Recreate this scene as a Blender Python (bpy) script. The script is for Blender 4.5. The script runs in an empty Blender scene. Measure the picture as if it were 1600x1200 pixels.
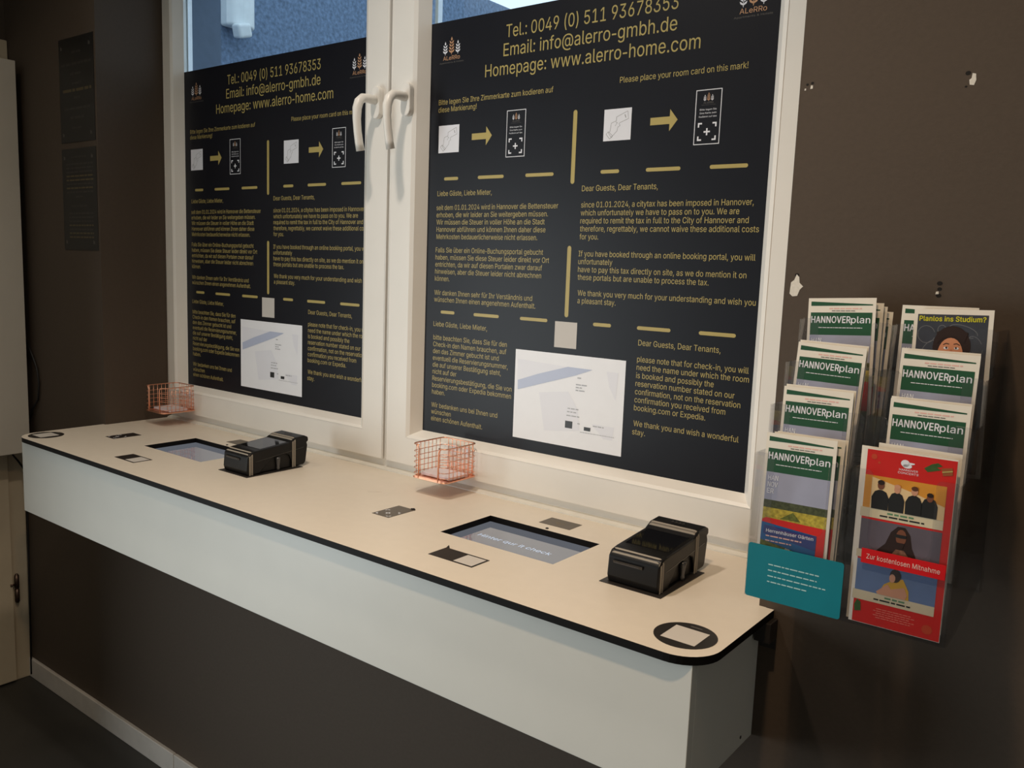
import bpy, bmesh, math, random
from mathutils import Vector, Matrix

random.seed(7)
SC = bpy.context.scene
COL = SC.collection

# ------------------------------------------------------------------ camera
# world axes: x along the window wall, y towards the street, z up, z = 0 on the counter top
cam_data = bpy.data.cameras.new('camera')
cam_data.sensor_width = 36.0
cam_data.lens = 1341.13 * 36.0 / 1600.0
cam_data.clip_start = 0.02
cam = bpy.data.objects.new('camera', cam_data)
COL.objects.link(cam)
CR = Vector((0.78948046, 0.61267076, 0.0368124))
CD = Vector((0.11075787, -0.08321555, -0.99035744))
CF = Vector((-0.60369968, 0.78594511, -0.13355516))
M = Matrix((CR, -CD, -CF)).transposed().to_4x4()
M.translation = Vector((0.540487, -1.2432635, 0.5))
cam.matrix_world = M
SC.camera = cam

# ------------------------------------------------------------------ view, sky
SC.view_settings.view_transform = 'Standard'
SC.view_settings.look = 'None'
SC.view_settings.gamma = 1.0
SC.view_settings.use_curve_mapping = False
SC.view_settings.exposure = 0.0
world = bpy.data.worlds.new('overcast_sky')
SC.world = world
world.use_nodes = True
bg = world.node_tree.nodes['Background']
bg.inputs['Color'].default_value = (0.70, 0.85, 1.0, 1)
bg.inputs['Strength'].default_value = 1.45

# room: ceiling height, floor height
ZC, ZF = 1.72, -0.963
# small assumed ceiling lamps, none in view: (x, y, radius, watts, colour)
ASSUMED_LAMPS = [
    (-0.65, -0.45, 0.05, 6.2, (1.0, 0.86, 0.72)),
    (0.12, -0.95, 0.05, 8.9, (1.0, 0.70, 0.42)),
    (-1.75, -0.62, 0.06, 1.5, (1.0, 0.80, 0.58)),
]
for (lx, ly, lr, watts, colr) in ASSUMED_LAMPS:
    ld = bpy.data.lights.new('assumed_ceiling_light', 'AREA')
    ld.shape = 'DISK'
    ld.size = lr * 2
    ld.energy = watts
    ld.color = colr
    ld.spread = math.radians(125)
    lo = bpy.data.objects.new('assumed_ceiling_light', ld)
    lo.location = (lx, ly, ZC - 0.022)
    COL.objects.link(lo)
# assumed daylight, an added area light at the solid left wall beyond the cabinet
ld = bpy.data.lights.new('assumed_daylight', 'AREA')
ld.shape = 'RECTANGLE'
ld.size, ld.size_y = 1.85, 1.25
ld.energy = 62.0
ld.color = (0.90, 0.98, 1.0)
lo = bpy.data.objects.new('assumed_daylight', ld)
lo.location = (-2.46, -2.095, -0.03)
lo.rotation_euler = (0, math.radians(-90), 0)
COL.objects.link(lo)


# ------------------------------------------------------------------ helpers
def srgb(r, g, b):
    def f(c):
        c /= 255.0
        return c / 12.92 if c <= 0.04045 else ((c + 0.055) / 1.055) ** 2.4
    return (f(r), f(g), f(b), 1.0)


MATS = {}


def mat(name, rgb, rough=0.5, metal=0.0, var=0.05, scale=30.0, bump=0.0, spec=0.5, coat=0.0, emit=None, estr=0.0):
    """Principled surface whose colour is broken up by a noise texture in object space."""
    if name in MATS:
        return MATS[name]
    m = bpy.data.materials.new(name)
    m.use_nodes = True
    nt = m.node_tree
    b = nt.nodes['Principled BSDF']
    c = srgb(*rgb)
    b.inputs['Roughness'].default_value = rough
    b.inputs['Metallic'].default_value = metal
    b.inputs['Specular IOR Level'].default_value = spec
    b.inputs['Coat Weight'].default_value = coat
    tc = nt.nodes.new('ShaderNodeTexCoord')
    nz = nt.nodes.new('ShaderNodeTexNoise')
    nz.inputs['Scale'].default_value = scale
    nz.inputs['Detail'].default_value = 4
    rp = nt.nodes.new('ShaderNodeValToRGB')
    rp.color_ramp.elements[0].position = 0.3
    rp.color_ramp.elements[1].position = 0.7
    rp.color_ramp.elements[0].color = tuple(x * (1 - var) for x in c[:3]) + (1,)
    rp.color_ramp.elements[1].color = tuple(min(1, x * (1 + var)) for x in c[:3]) + (1,)
    nt.links.new(tc.outputs['Object'], nz.inputs['Vector'])
    nt.links.new(nz.outputs['Fac'], rp.inputs['Fac'])
    nt.links.new(rp.outputs['Color'], b.inputs['Base Color'])
    if bump:
        bp = nt.nodes.new('ShaderNodeBump')
        bp.inputs['Strength'].default_value = bump
        bp.inputs['Distance'].default_value = 0.002
        nt.links.new(nz.outputs['Fac'], bp.inputs['Height'])
        nt.links.new(bp.outputs['Normal'], b.inputs['Normal'])
    if emit:
        b.inputs['Emission Color'].default_value = srgb(*emit)
        b.inputs['Emission Strength'].default_value = estr
    MATS[name] = m
    return m


def clear_mat(name, tint, ior=1.49, base=0.0, rough=0.02):
    """Thin clear sheet: what passes straight through, plus the surface's own reflection."""
    m = bpy.data.materials.new(name)
    m.use_nodes = True
    nt = m.node_tree
    nt.nodes.remove(nt.nodes['Principled BSDF'])
    out = nt.nodes['Material Output']
    tr = nt.nodes.new('ShaderNodeBsdfTransparent')
    tr.inputs['Color'].default_value = (*tint, 1)
    gl = nt.nodes.new('ShaderNodeBsdfGlossy')
    gl.inputs['Roughness'].default_value = rough
    fr = nt.nodes.new('ShaderNodeFresnel')
    fr.inputs['IOR'].default_value = ior
    nz = nt.nodes.new('ShaderNodeTexNoise')
    nz.inputs['Scale'].default_value = 8
    ad = nt.nodes.new('ShaderNodeMath')
    ad.operation = 'MULTIPLY_ADD'
    ad.inputs[1].default_value = 0.04
    nt.links.new(nz.outputs['Fac'], ad.inputs[0])
    ad2 = nt.nodes.new('ShaderNodeMath')
    ad2.operation = 'ADD'
    ad2.inputs[1].default_value = base
    geo = nt.nodes.new('ShaderNodeNewGeometry')
    io = nt.nodes.new('ShaderNodeMath')      # the same reflection from either face of the sheet
    io.operation = 'MULTIPLY_ADD'
    io.inputs[1].default_value = 1.0 / ior - ior
    io.inputs[2].default_value = ior
    nt.links.new(geo.outputs['Backfacing'], io.inputs[0])
    nt.links.new(io.outputs[0], fr.inputs['IOR'])
    nt.links.new(fr.outputs['Fac'], ad2.inputs[0])
    nt.links.new(ad2.outputs[0], ad.inputs[2])
    mx = nt.nodes.new('ShaderNodeMixShader')
    nt.links.new(ad.outputs[0], mx.inputs['Fac'])
    nt.links.new(tr.outputs[0], mx.inputs[1])
    nt.links.new(gl.outputs[0], mx.inputs[2])
    nt.links.new(mx.outputs[0], out.inputs['Surface'])
    MATS[name] = m
    return m


def setp(o, label=None, cat=None, group=None, kind=None):
    if label: o['label'] = label
    if cat: o['category'] = cat
    if group: o['group'] = group
    if kind: o['kind'] = kind
    return o


def empty(name, loc=(0, 0, 0), rz=0.0):
    o = bpy.data.objects.new(name, None)
    o.location = loc
    o.rotation_euler = (0, 0, rz)
    o.empty_display_size = 0.02
    COL.objects.link(o)
    return o


class MB:
    """Collects polygons; build() links them as one mesh object."""

    def __init__(self):
        self.v, self.f, self.m = [], [], []

    def add(self, verts, faces, mi=0):
        n = len(self.v)
        self.v += [tuple(p) for p in verts]
        self.f += [tuple(i + n for i in q) for q in faces]
        self.m += [mi] * len(faces)
        return self

    def box(self, x0, x1, y0, y1, z0, z1, mi=0):
        return self.add([(x0, y0, z0), (x1, y0, z0), (x1, y1, z0), (x0, y1, z0), (x0, y0, z1), (x1, y0, z1), (x1, y1, z1), (x0, y1, z1)],
                        [(0, 3, 2, 1), (4, 5, 6, 7), (0, 1, 5, 4), (1, 2, 6, 5), (2, 3, 7, 6), (3, 0, 4, 7)], mi)

    def prism(self, poly, a, b, axis='x', mi=0):
        """poly: list of 2-D points; extruded from a to b along axis (x: poly=(y,z); y: poly=(x,z); z: poly=(x,y))."""
        def P(p, t):
            return {'x': (t, p[0], p[1]), 'y': (p[0], t, p[1]), 'z': (p[0], p[1], t)}[axis]
        n = len(poly)
        area = sum(poly[i][0] * poly[(i + 1) % n][1] - poly[(i + 1) % n][0] * poly[i][1] for i in range(n))
        flip = (area < 0) != (axis == 'y')
        if flip:
            poly = poly[::-1]
        vs = [P(p, a) for p in poly] + [P(p, b) for p in poly]
        fs = [tuple(range(n))[::-1], tuple(range(n, 2 * n))] + [(i, (i + 1) % n, n + (i + 1) % n, n + i) for i in range(n)]
        if b < a:
            fs = [q[::-1] for q in fs]
        return self.add(vs, fs, mi)

    def tube(self, path, r, n=6, mi=0, closed=False):
        pts = [Vector(p) for p in path]
        rings = []
        k = len(pts)
        up = None
        for i, p in enumerate(pts):
            if closed:
                t = (pts[(i + 1) % k] - pts[i - 1]).normalized()
            else:
                t = (pts[min(i + 1, k - 1)] - pts[max(i - 1, 0)]).normalized()
            if up is None:
                up = t.orthogonal().normalized()
            else:
                up = (up - t * up.dot(t))
                up = up.normalized() if up.length > 1e-6 else t.orthogonal().normalized()
            w = t.cross(up)
            rr = r[i] if isinstance(r, (list, tuple)) else r
            rings.append([p + (up * math.cos(2 * math.pi * j / n) + w * math.sin(2 * math.pi * j / n)) * rr for j in range(n)])
        vs = [q for ring in rings for q in ring]
        fs = []
        for i in range(k if closed else k - 1):
            a, b = i * n, ((i + 1) % k) * n
            fs += [(a + j, a + (j + 1) % n, b + (j + 1) % n, b + j) for j in range(n)]
        if not closed:
            fs += [tuple(range(n))[::-1], tuple(range((k - 1) * n, k * n))]
        return self.add(vs, fs, mi)

    def lathe(self, prof, c=(0, 0, 0), n=24, mi=0, axis='z'):
        vs, fs = [], []
        for (r, z) in prof:
            for j in range(n):
                a = 2 * math.pi * j / n
                q = (r * math.cos(a), r * math.sin(a), z)
                if axis == 'y':
                    q = (q[0], q[2], -q[1])
                vs.append((c[0] + q[0], c[1] + q[1], c[2] + q[2]))
        for i in range(len(prof) - 1):
            fs += [(i * n + j, i * n + (j + 1) % n, (i + 1) * n + (j + 1) % n, (i + 1) * n + j) for j in range(n)]
        fs += [tuple(range(n))[::-1], tuple(range((len(prof) - 1) * n, len(prof) * n))]
        return self.add(vs, fs, mi)

    def build(self, name, mats, parent=None, loc=(0, 0, 0), bevel=0.0, smooth=False, seg=2):
        me = bpy.data.meshes.new(name)
        me.from_pydata(self.v, [], self.f)
        if not isinstance(mats, (list, tuple)):
            mats = [mats]
        for q in mats:
            me.materials.append(q)
        me.polygons.foreach_set('material_index', self.m)
        if smooth:
            me.polygons.foreach_set('use_smooth', [True] * len(me.polygons))
        me.update()
        o = bpy.data.objects.new(name, me)
        o.location = loc
        COL.objects.link(o)
        if parent:
            o.parent = parent
        if bevel:
            b = o.modifiers.new('edge', 'BEVEL')
            b.width = bevel
            b.segments = seg
            b.limit_method = 'ANGLE'
        return o


from mathutils.geometry import delaunay_2d_cdt

FONT_SPACE = 94
FONT_REGULAR = {
'!': [98,[34,80,32,254,66,254,64,80],[49,-2,40,-1,33,4,28,12,26,20,28,29,33,37,40,42,49,43,58,42,65,37,70,29,72,20,70,12,65,4,58,-1]],
'&': [224,[98,-3,75,-1,55,6,39,17,27,31,20,48,17,67,19,82,24,95,32,106,42,117,55,128,70,139,108,168,118,176,123,181,127,187,130,194,131,202,129,214,123,223,113,228,101,230,92,229,84,227,77,222,73,216,69,208,68,199,69,190,73,182,78,173,84,164,219,0,182,0,86,116,61,146,51,159,44,172,39,185,38,199,40,215,45,229,55,241,67,249,82,255,100,257,118,255,133,249,145,241,154,230,160,217,162,202,161,191,158,181,152,171,146,162,137,154,128,146,77,109,64,98,55,87,50,77,48,66,50,54,55,44,62,35,72,29,83,25,96,23,111,25,126,30,139,37,151,48,160,61,168,76,173,93,174,112,204,112,202,90,198,72,192,57,185,46,179,38,173,31,166,23,153,12,136,3,117,-2]],
'(': [137,[45,103,46,132,50,162,57,192,66,221,76,247,88,270,118,270,106,242,95,214,87,185,81,157,77,129,76,103,77,80,80,57,86,33,94,8,105,-19,118,-48,88,-48,69,-11,56,27,47,66]],
')': [137,[19,-48,32,-18,43,9,51,34,57,58,60,81,61,103,60,129,56,157,50,185,41,214,31,242,19,270,48,270,60,247,71,221,80,192,86,162,91,132,92,103,89,65,81,27,67,-11,48,-48]],
',': [94,[19,-60,34,36,68,36,42,-60]],
'-': [160,[136,108,136,80,24,80,24,108]],
'.': [94,[48,-2,39,-1,31,4,26,12,25,20,26,29,31,37,39,42,48,43,56,42,64,37,69,29,71,20,69,12,64,4,56,-1]],
'0': [227,[113,-3,87,0,65,12,47,31,34,57,27,89,24,127,27,165,35,197,48,223,65,242,87,254,113,258,139,254,161,242,179,223,192,197,200,165,203,127,200,89,192,57,179,31,162,12,140,0],[113,25,131,28,145,37,157,52,165,72,170,97,172,127,170,157,165,182,157,203,145,218,131,227,113,230,96,227,82,218,70,203,62,182,56,157,55,127,56,97,62,72,70,52,82,37,96,28]],
'1': [227,[38,0,38,27,195,27,195,0],[138,254,138,0,106,0,106,224,105,224,43,179,43,213,99,254]],
'2': [227,[32,0,32,24,117,114,130,129,141,141,149,153,155,163,159,174,160,186,159,198,154,209,146,218,137,224,125,228,112,230,98,228,86,224,77,216,69,207,65,195,64,181,33,181,35,202,43,221,55,237,72,248,91,255,112,258,134,255,153,248,169,237,181,223,188,205,191,186,189,172,185,159,179,145,168,129,153,111,133,90,76,30,76,28,195,28,195,0]],
'3': [227,[109,-3,87,-1,66,5,49,15,35,29,26,46,22,66,55,66,57,54,63,44,72,35,83,30,95,26,109,25,124,26,138,30,149,37,157,46,163,58,165,72,163,86,158,98,150,109,137,117,121,122,101,124,78,124,78,150,144,224,144,226,35,226,35,254,186,254,186,230,106,139,106,144,132,144,154,138,172,127,185,111,194,93,196,72,194,51,185,33,172,18,154,6,133,-1]],
'4': [227,[20,53,20,79,123,254,155,254,54,83,54,81,207,81,207,53],[141,0,141,159,171,159,171,0]],
'5': [227,[111,-3,89,-1,70,6,54,16,41,30,33,47,30,65,61,65,64,54,69,44,77,36,87,30,98,26,111,25,125,27,138,32,149,41,157,52,162,66,164,81,162,97,157,111,148,122,137,131,124,137,109,138,96,137,84,134,73,129,64,123,34,126,48,254,183,254,183,226,75,226,67,151,68,151,77,157,89,162,101,166,115,167,131,165,147,160,161,153,172,143,182,130,189,116,194,99,195,82,193,58,184,38,171,21,154,8,134,-1]],
'6': [227,[113,-3,91,-1,71,7,55,20,42,37,34,58,32,81,34,100,40,119,51,142,69,170,126,254,161,254,75,131,73,131,77,137,83,144,90,149,98,153,107,156,117,157,139,155,158,147,173,136,185,120,192,101,194,79,192,56,184,36,171,20,155,7,135,-1],[113,24,127,26,139,31,149,40,157,51,162,64,164,79,162,94,157,107,149,118,139,126,127,131,113,133,99,131,87,126,77,118,69,107,64,94,62,79,64,64,69,51,77,40,87,31,99,26]],
'7': [227,[48,0,162,224,162,226,31,226,31,254,195,254,195,224,82,0]],
'8': [227,[113,-3,89,-1,68,6,50,17,37,31,29,48,26,68,28,83,33,98,40,110,51,121,63,128,76,132,76,133,59,141,46,154,38,171,35,190,38,209,45,225,57,239,73,249,92,256,113,258,134,256,153,249,169,239,181,225,188,209,191,190,188,171,180,154,167,141,150,133,150,132,164,128,176,121,186,110,194,98,199,83,200,68,198,48,189,31,176,17,158,6,137,-1],[113,25,129,26,142,30,153,37,161,46,167,57,168,69,167,83,161,94,153,104,141,111,128,116,113,118,98,116,85,111,73,104,65,94,59,83,58,69,59,57,64,46,73,37,84,30,97,26],[113,145,126,146,137,150,146,157,154,165,158,176,160,188,158,200,154,210,147,218,138,225,126,229,113,230,100,229,89,225,79,218,72,210,68,200,66,188,68,176,72,165,79,157,89,150,100,146]],
'9': [227,[113,258,135,255,155,247,171,234,184,217,192,197,194,173,192,155,186,135,175,112,158,84,100,0,65,0,151,124,154,124,149,117,144,111,137,105,128,101,119,98,109,97,87,100,69,107,53,119,41,134,34,154,32,176,34,198,42,218,55,235,71,247,91,255],[113,230,99,228,87,223,77,215,69,204,64,191,63,176,64,161,69,148,77,137,87,129,99,123,113,122,127,123,139,129,149,137,157,147,162,160,164,175,162,190,157,204,150,215,139,223,127,228]],
':': [94,[48,-2,39,-1,31,4,26,12,25,20,26,29,31,37,39,42,48,43,56,42,64,37,69,29,71,20,69,12,64,4,56,-1],[48,135,39,137,31,142,26,149,25,158,26,167,31,174,39,179,48,181,56,179,64,174,69,167,71,158,69,149,64,142,56,137]],
'?': [179,[66,76,67,100,71,115,76,126,84,135,93,142,104,149,115,157,123,167,129,178,131,192,129,203,125,213,119,220,110,226,100,230,89,231,78,230,69,226,60,221,53,213,48,202,46,189,14,189,17,209,24,226,36,240,51,250,69,256,89,258,110,256,127,249,142,239,153,226,160,209,162,191,160,172,153,156,142,142,127,130,117,124,110,118,104,111,100,103,98,93,97,76],[82,-2,73,-1,66,4,61,12,59,20,61,29,66,37,73,42,82,43,91,42,98,37,103,29,105,20,103,12,98,4,91,-1]],
'@': [338,[178,-68,142,-65,111,-57,84,-44,61,-26,43,-4,31,23,23,54,20,90,23,124,31,155,44,182,61,204,84,222,110,235,140,243,174,246,207,243,236,235,261,221,281,204,297,183,308,159,315,134,318,108,317,89,316,71,312,54,307,38,300,25,289,14,276,8,258,5,248,6,238,8,229,12,220,18,214,25,211,34,210,34,204,24,194,15,181,8,163,6,142,9,125,18,112,31,102,48,96,69,94,91,97,113,103,132,114,149,129,161,146,169,165,172,180,170,192,166,202,159,208,153,210,153,210,167,237,167,237,55,238,45,242,37,249,31,259,30,270,32,278,38,284,48,288,64,290,83,291,108,289,129,283,150,274,170,261,187,245,201,225,212,201,219,174,221,146,219,121,212,100,201,82,186,68,167,57,144,51,118,49,89,51,59,57,33,68,10,82,-8,101,-23,123,-34,149,-40,179,-43,192,-42,206,-40,218,-37,245,-29,252,-53,243,-57,232,-60,219,-63,205,-65,191,-67],[165,32,180,34,191,39,200,47,206,59,210,74,211,92,210,111,206,124,199,134,190,141,179,145,165,146,152,144,141,139,133,130,126,119,122,107,121,92,122,77,125,63,131,50,139,41,151,35]],
'A': [240,[8,0,101,254,138,254,231,0,198,0,144,151,138,167,132,186,125,210,116,239,123,239,114,209,106,185,95,151,43,0],[55,71,55,99,185,99,185,71]],
'B': [228,[30,0,30,254,121,254,145,252,164,245,180,235,190,221,197,205,199,187,198,172,193,160,187,150,178,143,168,137,157,133,157,131,170,129,182,123,192,114,201,102,207,86,209,68,207,50,200,33,189,20,172,9,151,2,123,0],[62,29,122,29,148,31,165,40,175,53,178,68,176,81,171,92,163,102,153,109,140,114,124,115,62,115],[62,143,119,143,132,144,144,148,154,155,162,163,166,174,168,186,165,202,156,214,141,223,120,226,62,226]],
'C': [255,[134,-3,103,1,75,12,52,32,35,58,24,90,20,127,24,165,35,197,52,223,75,242,103,254,134,258,152,256,170,252,186,245,201,236,214,224,224,209,232,193,236,174,204,174,200,186,195,197,187,206,179,214,169,220,158,224,146,227,134,228,111,225,92,216,75,202,62,182,54,157,52,127,54,97,63,72,75,53,92,38,112,29,134,26,146,27,158,30,169,34,179,40,187,48,195,57,200,68,204,80,236,80,232,62,224,45,214,31,201,19,187,9,170,2,153,-2]],
'D': [251,[109,0,48,0,48,29,107,29,136,31,159,40,177,55,189,75,197,99,200,128,197,156,190,180,177,200,160,214,138,223,110,226,47,226,47,254,113,254,147,251,176,239,200,221,217,196,227,164,231,128,227,91,217,59,199,34,175,15,145,4],[62,254,62,0,30,0,30,254]],
'E': [209,[30,0,30,254,186,254,186,226,62,226,62,143,178,143,178,114,62,114,62,29,188,29,188,0]],
'F': [205,[30,0,30,254,185,254,185,226,62,226,62,139,173,139,173,111,62,111,62,0]],
'G': [260,[134,-3,102,1,75,13,52,32,35,58,24,90,20,127,24,165,35,197,52,223,74,242,102,254,132,258,152,256,170,252,187,245,202,235,214,222,225,208,232,192,237,174,204,174,199,186,194,197,186,206,178,213,168,220,158,224,146,227,133,228,111,225,92,216,75,202,62,182,54,157,52,127,54,97,63,72,75,53,92,38,112,29,134,26,155,29,172,36,187,47,198,62,205,80,207,101,217,100,141,100,141,128,239,128,239,100,236,71,225,45,209,25,188,9,163,0]],
'H': [258,[30,0,30,254,62,254,62,144,196,144,196,254,228,254,228,0,196,0,196,116,62,116,62,0]],
'I': [150,[16,0,16,29,59,29,59,226,16,226,16,254,135,254,135,226,91,226,91,29,135,29,135,0]],
'K': [233,[52,73,52,108,106,172,182,254,224,254,116,138,114,138],[30,0,30,254,62,254,62,167,62,112,62,97,62,0],[186,0,94,130,114,155,224,0]],
'L': [196,[30,0,30,254,62,254,62,29,181,29,181,0]],
'M': [314,[30,0,30,254,76,254,139,94,161,24,154,24,176,94,238,254,284,254,284,0,252,0,253,229,256,229,228,145,171,0,143,0,85,145,56,229,59,229,61,145,61,0]],
'N': [262,[30,0,30,254,68,254,200,41,207,27,202,27,201,41,199,97,199,254,232,254,232,0,193,0,101,145,54,226,60,227,62,145,62,0]],
'O': [267,[133,-3,103,1,75,12,52,32,35,58,24,90,20,127,24,165,35,197,52,223,75,242,103,254,133,258,164,254,192,242,215,223,232,197,243,165,247,127,243,90,232,58,215,32,192,12,164,1],[133,26,155,29,175,38,191,52,204,72,212,97,215,127,212,157,204,182,191,202,175,216,155,225,133,228,112,225,92,216,75,202,63,182,54,157,52,127,54,97,63,72,75,52,92,38,112,29]],
'P': [222,[30,0,30,254,118,254,144,252,166,244,183,231,195,215,202,195,204,174,202,152,195,133,183,116,166,104,144,96,118,93,55,93,55,121,116,121,134,123,149,128,159,136,167,147,171,160,172,174,171,188,167,201,159,211,148,219,134,224,116,226,62,226,62,0]],
'R': [224,[30,0,30,254,118,254,145,252,167,244,183,232,195,217,202,198,205,176,202,154,195,136,183,120,166,109,145,101,118,99,48,99,48,128,117,128,135,129,149,133,160,141,167,150,171,162,173,176,171,190,167,202,159,212,149,220,134,224,116,226,62,226,62,0],[177,0,115,115,151,115,214,0]],
'S': [223,[112,-4,86,-2,64,5,46,15,32,30,23,48,19,68,52,68,55,55,62,44,71,35,83,29,97,26,112,25,128,26,143,30,155,37,165,46,171,57,173,70,171,81,166,89,158,96,148,102,136,107,122,111,92,120,64,130,43,145,30,163,26,186,29,206,37,224,51,238,69,249,90,256,114,258,137,256,158,249,175,238,189,224,197,208,200,189,169,189,163,206,151,219,134,227,112,229,97,228,84,224,73,218,64,209,59,199,58,188,60,176,65,167,74,160,85,154,96,150,106,147,132,140,144,136,156,132,168,126,179,119,189,110,197,99,202,85,204,69,201,50,193,32,180,17,162,5,139,-2]],
'T': [224,[16,226,16,254,208,254,208,226,128,226,128,0,96,0,96,226]],
'V': [240,[102,0,8,254,42,254,96,103,101,88,108,69,115,45,124,15,117,15,126,45,133,69,145,103,197,254,231,254,139,0]],
'W': [343,[78,0,8,254,41,254,82,98,98,20,95,20,112,98,153,254,190,254,249,20,244,20,261,98,302,254,335,254,265,0,228,0,184,161,180,178,176,196,172,215,168,237,175,237,171,216,167,197,164,179,159,161,115,0]],
'Z': [219,[21,0,21,23,137,193,170,238,174,227,111,226,20,226,20,254,198,254,198,231,84,64,49,17,45,27,107,29,200,29,200,0]],
'a': [195,[80,-4,63,-3,47,2,34,11,24,22,17,37,15,54,17,69,22,80,29,90,39,97,50,102,63,105,76,108,117,113,126,115,133,117,136,121,137,139,133,148,128,156,120,161,110,164,98,165,85,164,75,161,66,156,59,150,54,144,50,137,20,146,29,161,39,173,52,182,66,188,82,191,97,192,108,192,119,190,131,186,143,180,153,172,161,160,167,145,168,126,168,0,138,0,138,26,136,26,132,19,126,12,118,6,108,1,95,-3],[85,23,101,24,114,29,124,37,132,47,136,57,138,69,138,95,135,93,77,82,67,79,58,75,52,70,47,62,46,52,47,43,51,36,57,30,65,26,74,24]],
'b': [212,[115,-4,99,-3,86,2,76,8,69,16,59,29,56,29,56,0,26,0,26,254,57,254,57,160,59,160,69,173,76,180,86,186,98,191,115,192,137,189,156,180,173,166,185,146,193,122,195,94,193,66,185,42,173,23,157,8,137,-1],[110,23,126,26,140,33,150,44,158,58,163,75,164,95,163,114,158,131,150,145,140,156,126,163,110,165,94,163,81,156,70,145,62,131,58,114,56,95,58,75,63,58,70,43,81,32,94,26]],
'c': [198,[104,-4,79,-1,58,8,41,23,28,43,20,66,17,94,20,122,28,146,41,165,58,180,79,189,104,192,117,191,130,189,142,184,153,178,162,170,170,161,176,150,181,138,151,131,149,138,145,145,141,150,135,155,128,159,121,162,113,164,104,165,86,162,73,155,62,144,54,129,50,112,48,94,50,75,54,59,62,44,73,33,86,26,104,23,113,24,121,26,129,29,135,33,141,38,146,44,149,51,152,59,181,51,177,39,171,28,163,19,153,11,142,4,130,0,117,-3]],
'd': [212,[98,-4,75,-1,56,8,40,23,27,42,20,66,17,94,20,122,27,146,40,166,56,180,75,189,98,192,114,191,126,186,136,180,144,173,149,166,153,160,155,160,155,254,186,254,186,0,156,0,156,29,153,29,149,23,143,16,136,8,126,2,114,-3],[102,23,118,26,132,32,142,43,150,58,154,75,156,95,154,114,150,131,142,145,132,156,118,163,102,165,86,163,72,156,62,145,54,131,50,114,48,95,50,75,54,58,62,44,73,33,86,26]],
'e': [202,[106,-4,80,-1,58,8,41,23,28,42,20,66,17,93,20,121,28,145,40,165,58,180,78,189,103,192,118,191,133,187,147,180,160,170,170,157,179,141,184,121,186,97,186,85,37,85,37,110,169,110,155,101,153,119,149,134,141,147,131,157,118,163,103,165,87,163,73,157,62,147,54,135,50,121,48,105,48,89,50,69,55,53,64,40,76,31,90,25,106,23,117,24,127,26,135,31,143,36,149,44,153,53,182,45,177,32,168,20,156,10,141,2,125,-3]],
'f': [127,[114,190,114,164,3,164,3,190],[40,0,40,216,42,231,48,243,57,252,68,259,80,264,94,265,103,265,121,260,114,234,97,237,85,235,77,230,72,221,71,209,71,0]],
'g': [213,[103,-75,84,-74,67,-70,53,-63,41,-55,32,-45,25,-35,51,-20,55,-26,61,-33,68,-39,77,-44,89,-48,103,-49,124,-46,141,-38,152,-23,156,-3,156,34,153,34,149,28,143,21,136,14,126,8,114,4,97,2,76,5,56,13,40,27,28,45,20,68,17,96,20,123,27,147,40,166,56,180,76,189,98,192,114,191,127,186,137,180,144,173,150,166,154,159,157,159,157,190,186,190,186,-4,183,-27,175,-45,162,-59,145,-68,125,-73],[102,30,118,32,132,38,142,47,150,61,155,77,156,96,155,115,150,132,142,146,132,156,119,163,102,165,86,163,73,156,62,145,54,131,50,115,48,96,50,78,54,61,62,48,73,38,86,32]],
'h': [205,[57,113,57,0,26,0,26,254,57,254,57,144,51,144,62,166,76,181,94,189,114,192,132,190,148,184,161,174,170,160,177,142,179,120,179,0,148,0,148,118,145,137,136,152,123,161,105,165,92,163,80,159,71,151,63,141,58,129]],
'i': [83,[26,0,26,190,57,190,57,0],[42,221,34,223,27,227,22,234,21,242,22,249,27,256,34,260,42,262,50,260,57,256,62,249,63,242,62,234,57,227,50,223]],
'k': [190,[55,68,55,106,60,106,142,190,180,190,92,100,89,100],[26,0,26,254,57,254,57,0],[147,0,74,93,96,114,186,0]],
'l': [95,[70,-1,50,2,37,10,29,24,26,42,26,254,57,254,57,49,58,38,60,31,65,27,73,26,85,27,90,1]],
'm': [305,[26,0,26,190,56,190,56,148,54,148,59,162,66,173,75,182,86,188,98,192,110,193,129,190,144,180,154,166,160,147,156,147,161,160,169,172,178,181,190,187,204,192,218,193,234,191,249,186,261,177,270,164,276,148,278,128,278,0,248,0,248,127,245,145,236,156,224,163,209,165,197,164,187,160,179,153,173,145,169,135,168,124,168,0,137,0,137,130,134,144,126,156,115,163,100,165,89,164,79,160,70,154,63,145,58,133,57,119,57,0]],
'n': [205,[57,113,57,0,26,0,26,190,56,190,56,144,51,144,62,166,76,181,94,189,114,192,132,190,147,184,160,174,170,160,176,142,179,120,179,0,148,0,148,118,145,137,136,152,123,161,105,165,92,163,80,159,71,151,63,141,58,129]],
'o': [208,[104,-4,79,-1,58,8,41,23,28,43,20,66,17,94,20,122,28,146,41,165,58,180,79,189,104,192,128,189,149,180,167,165,180,146,188,122,191,94,188,66,180,43,167,23,149,8,128,-1],[104,23,121,26,135,33,146,44,154,59,158,75,160,94,158,112,154,129,146,144,135,155,121,162,104,165,86,162,73,155,62,144,54,129,50,112,48,94,50,75,54,59,62,44,73,33,86,26]],
'p': [212,[26,-71,26,190,56,190,56,160,59,160,69,173,76,180,86,186,98,191,115,192,137,189,156,180,173,166,185,146,193,122,195,94,193,66,185,42,173,23,157,8,137,-1,115,-4,99,-3,86,2,76,8,69,16,59,29,57,29,57,-71],[110,23,126,26,140,33,150,44,158,58,163,75,164,95,163,114,158,131,150,145,140,156,126,163,110,165,94,163,81,156,70,145,62,131,58,114,56,95,58,75,63,58,70,43,81,32,94,26]],
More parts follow.
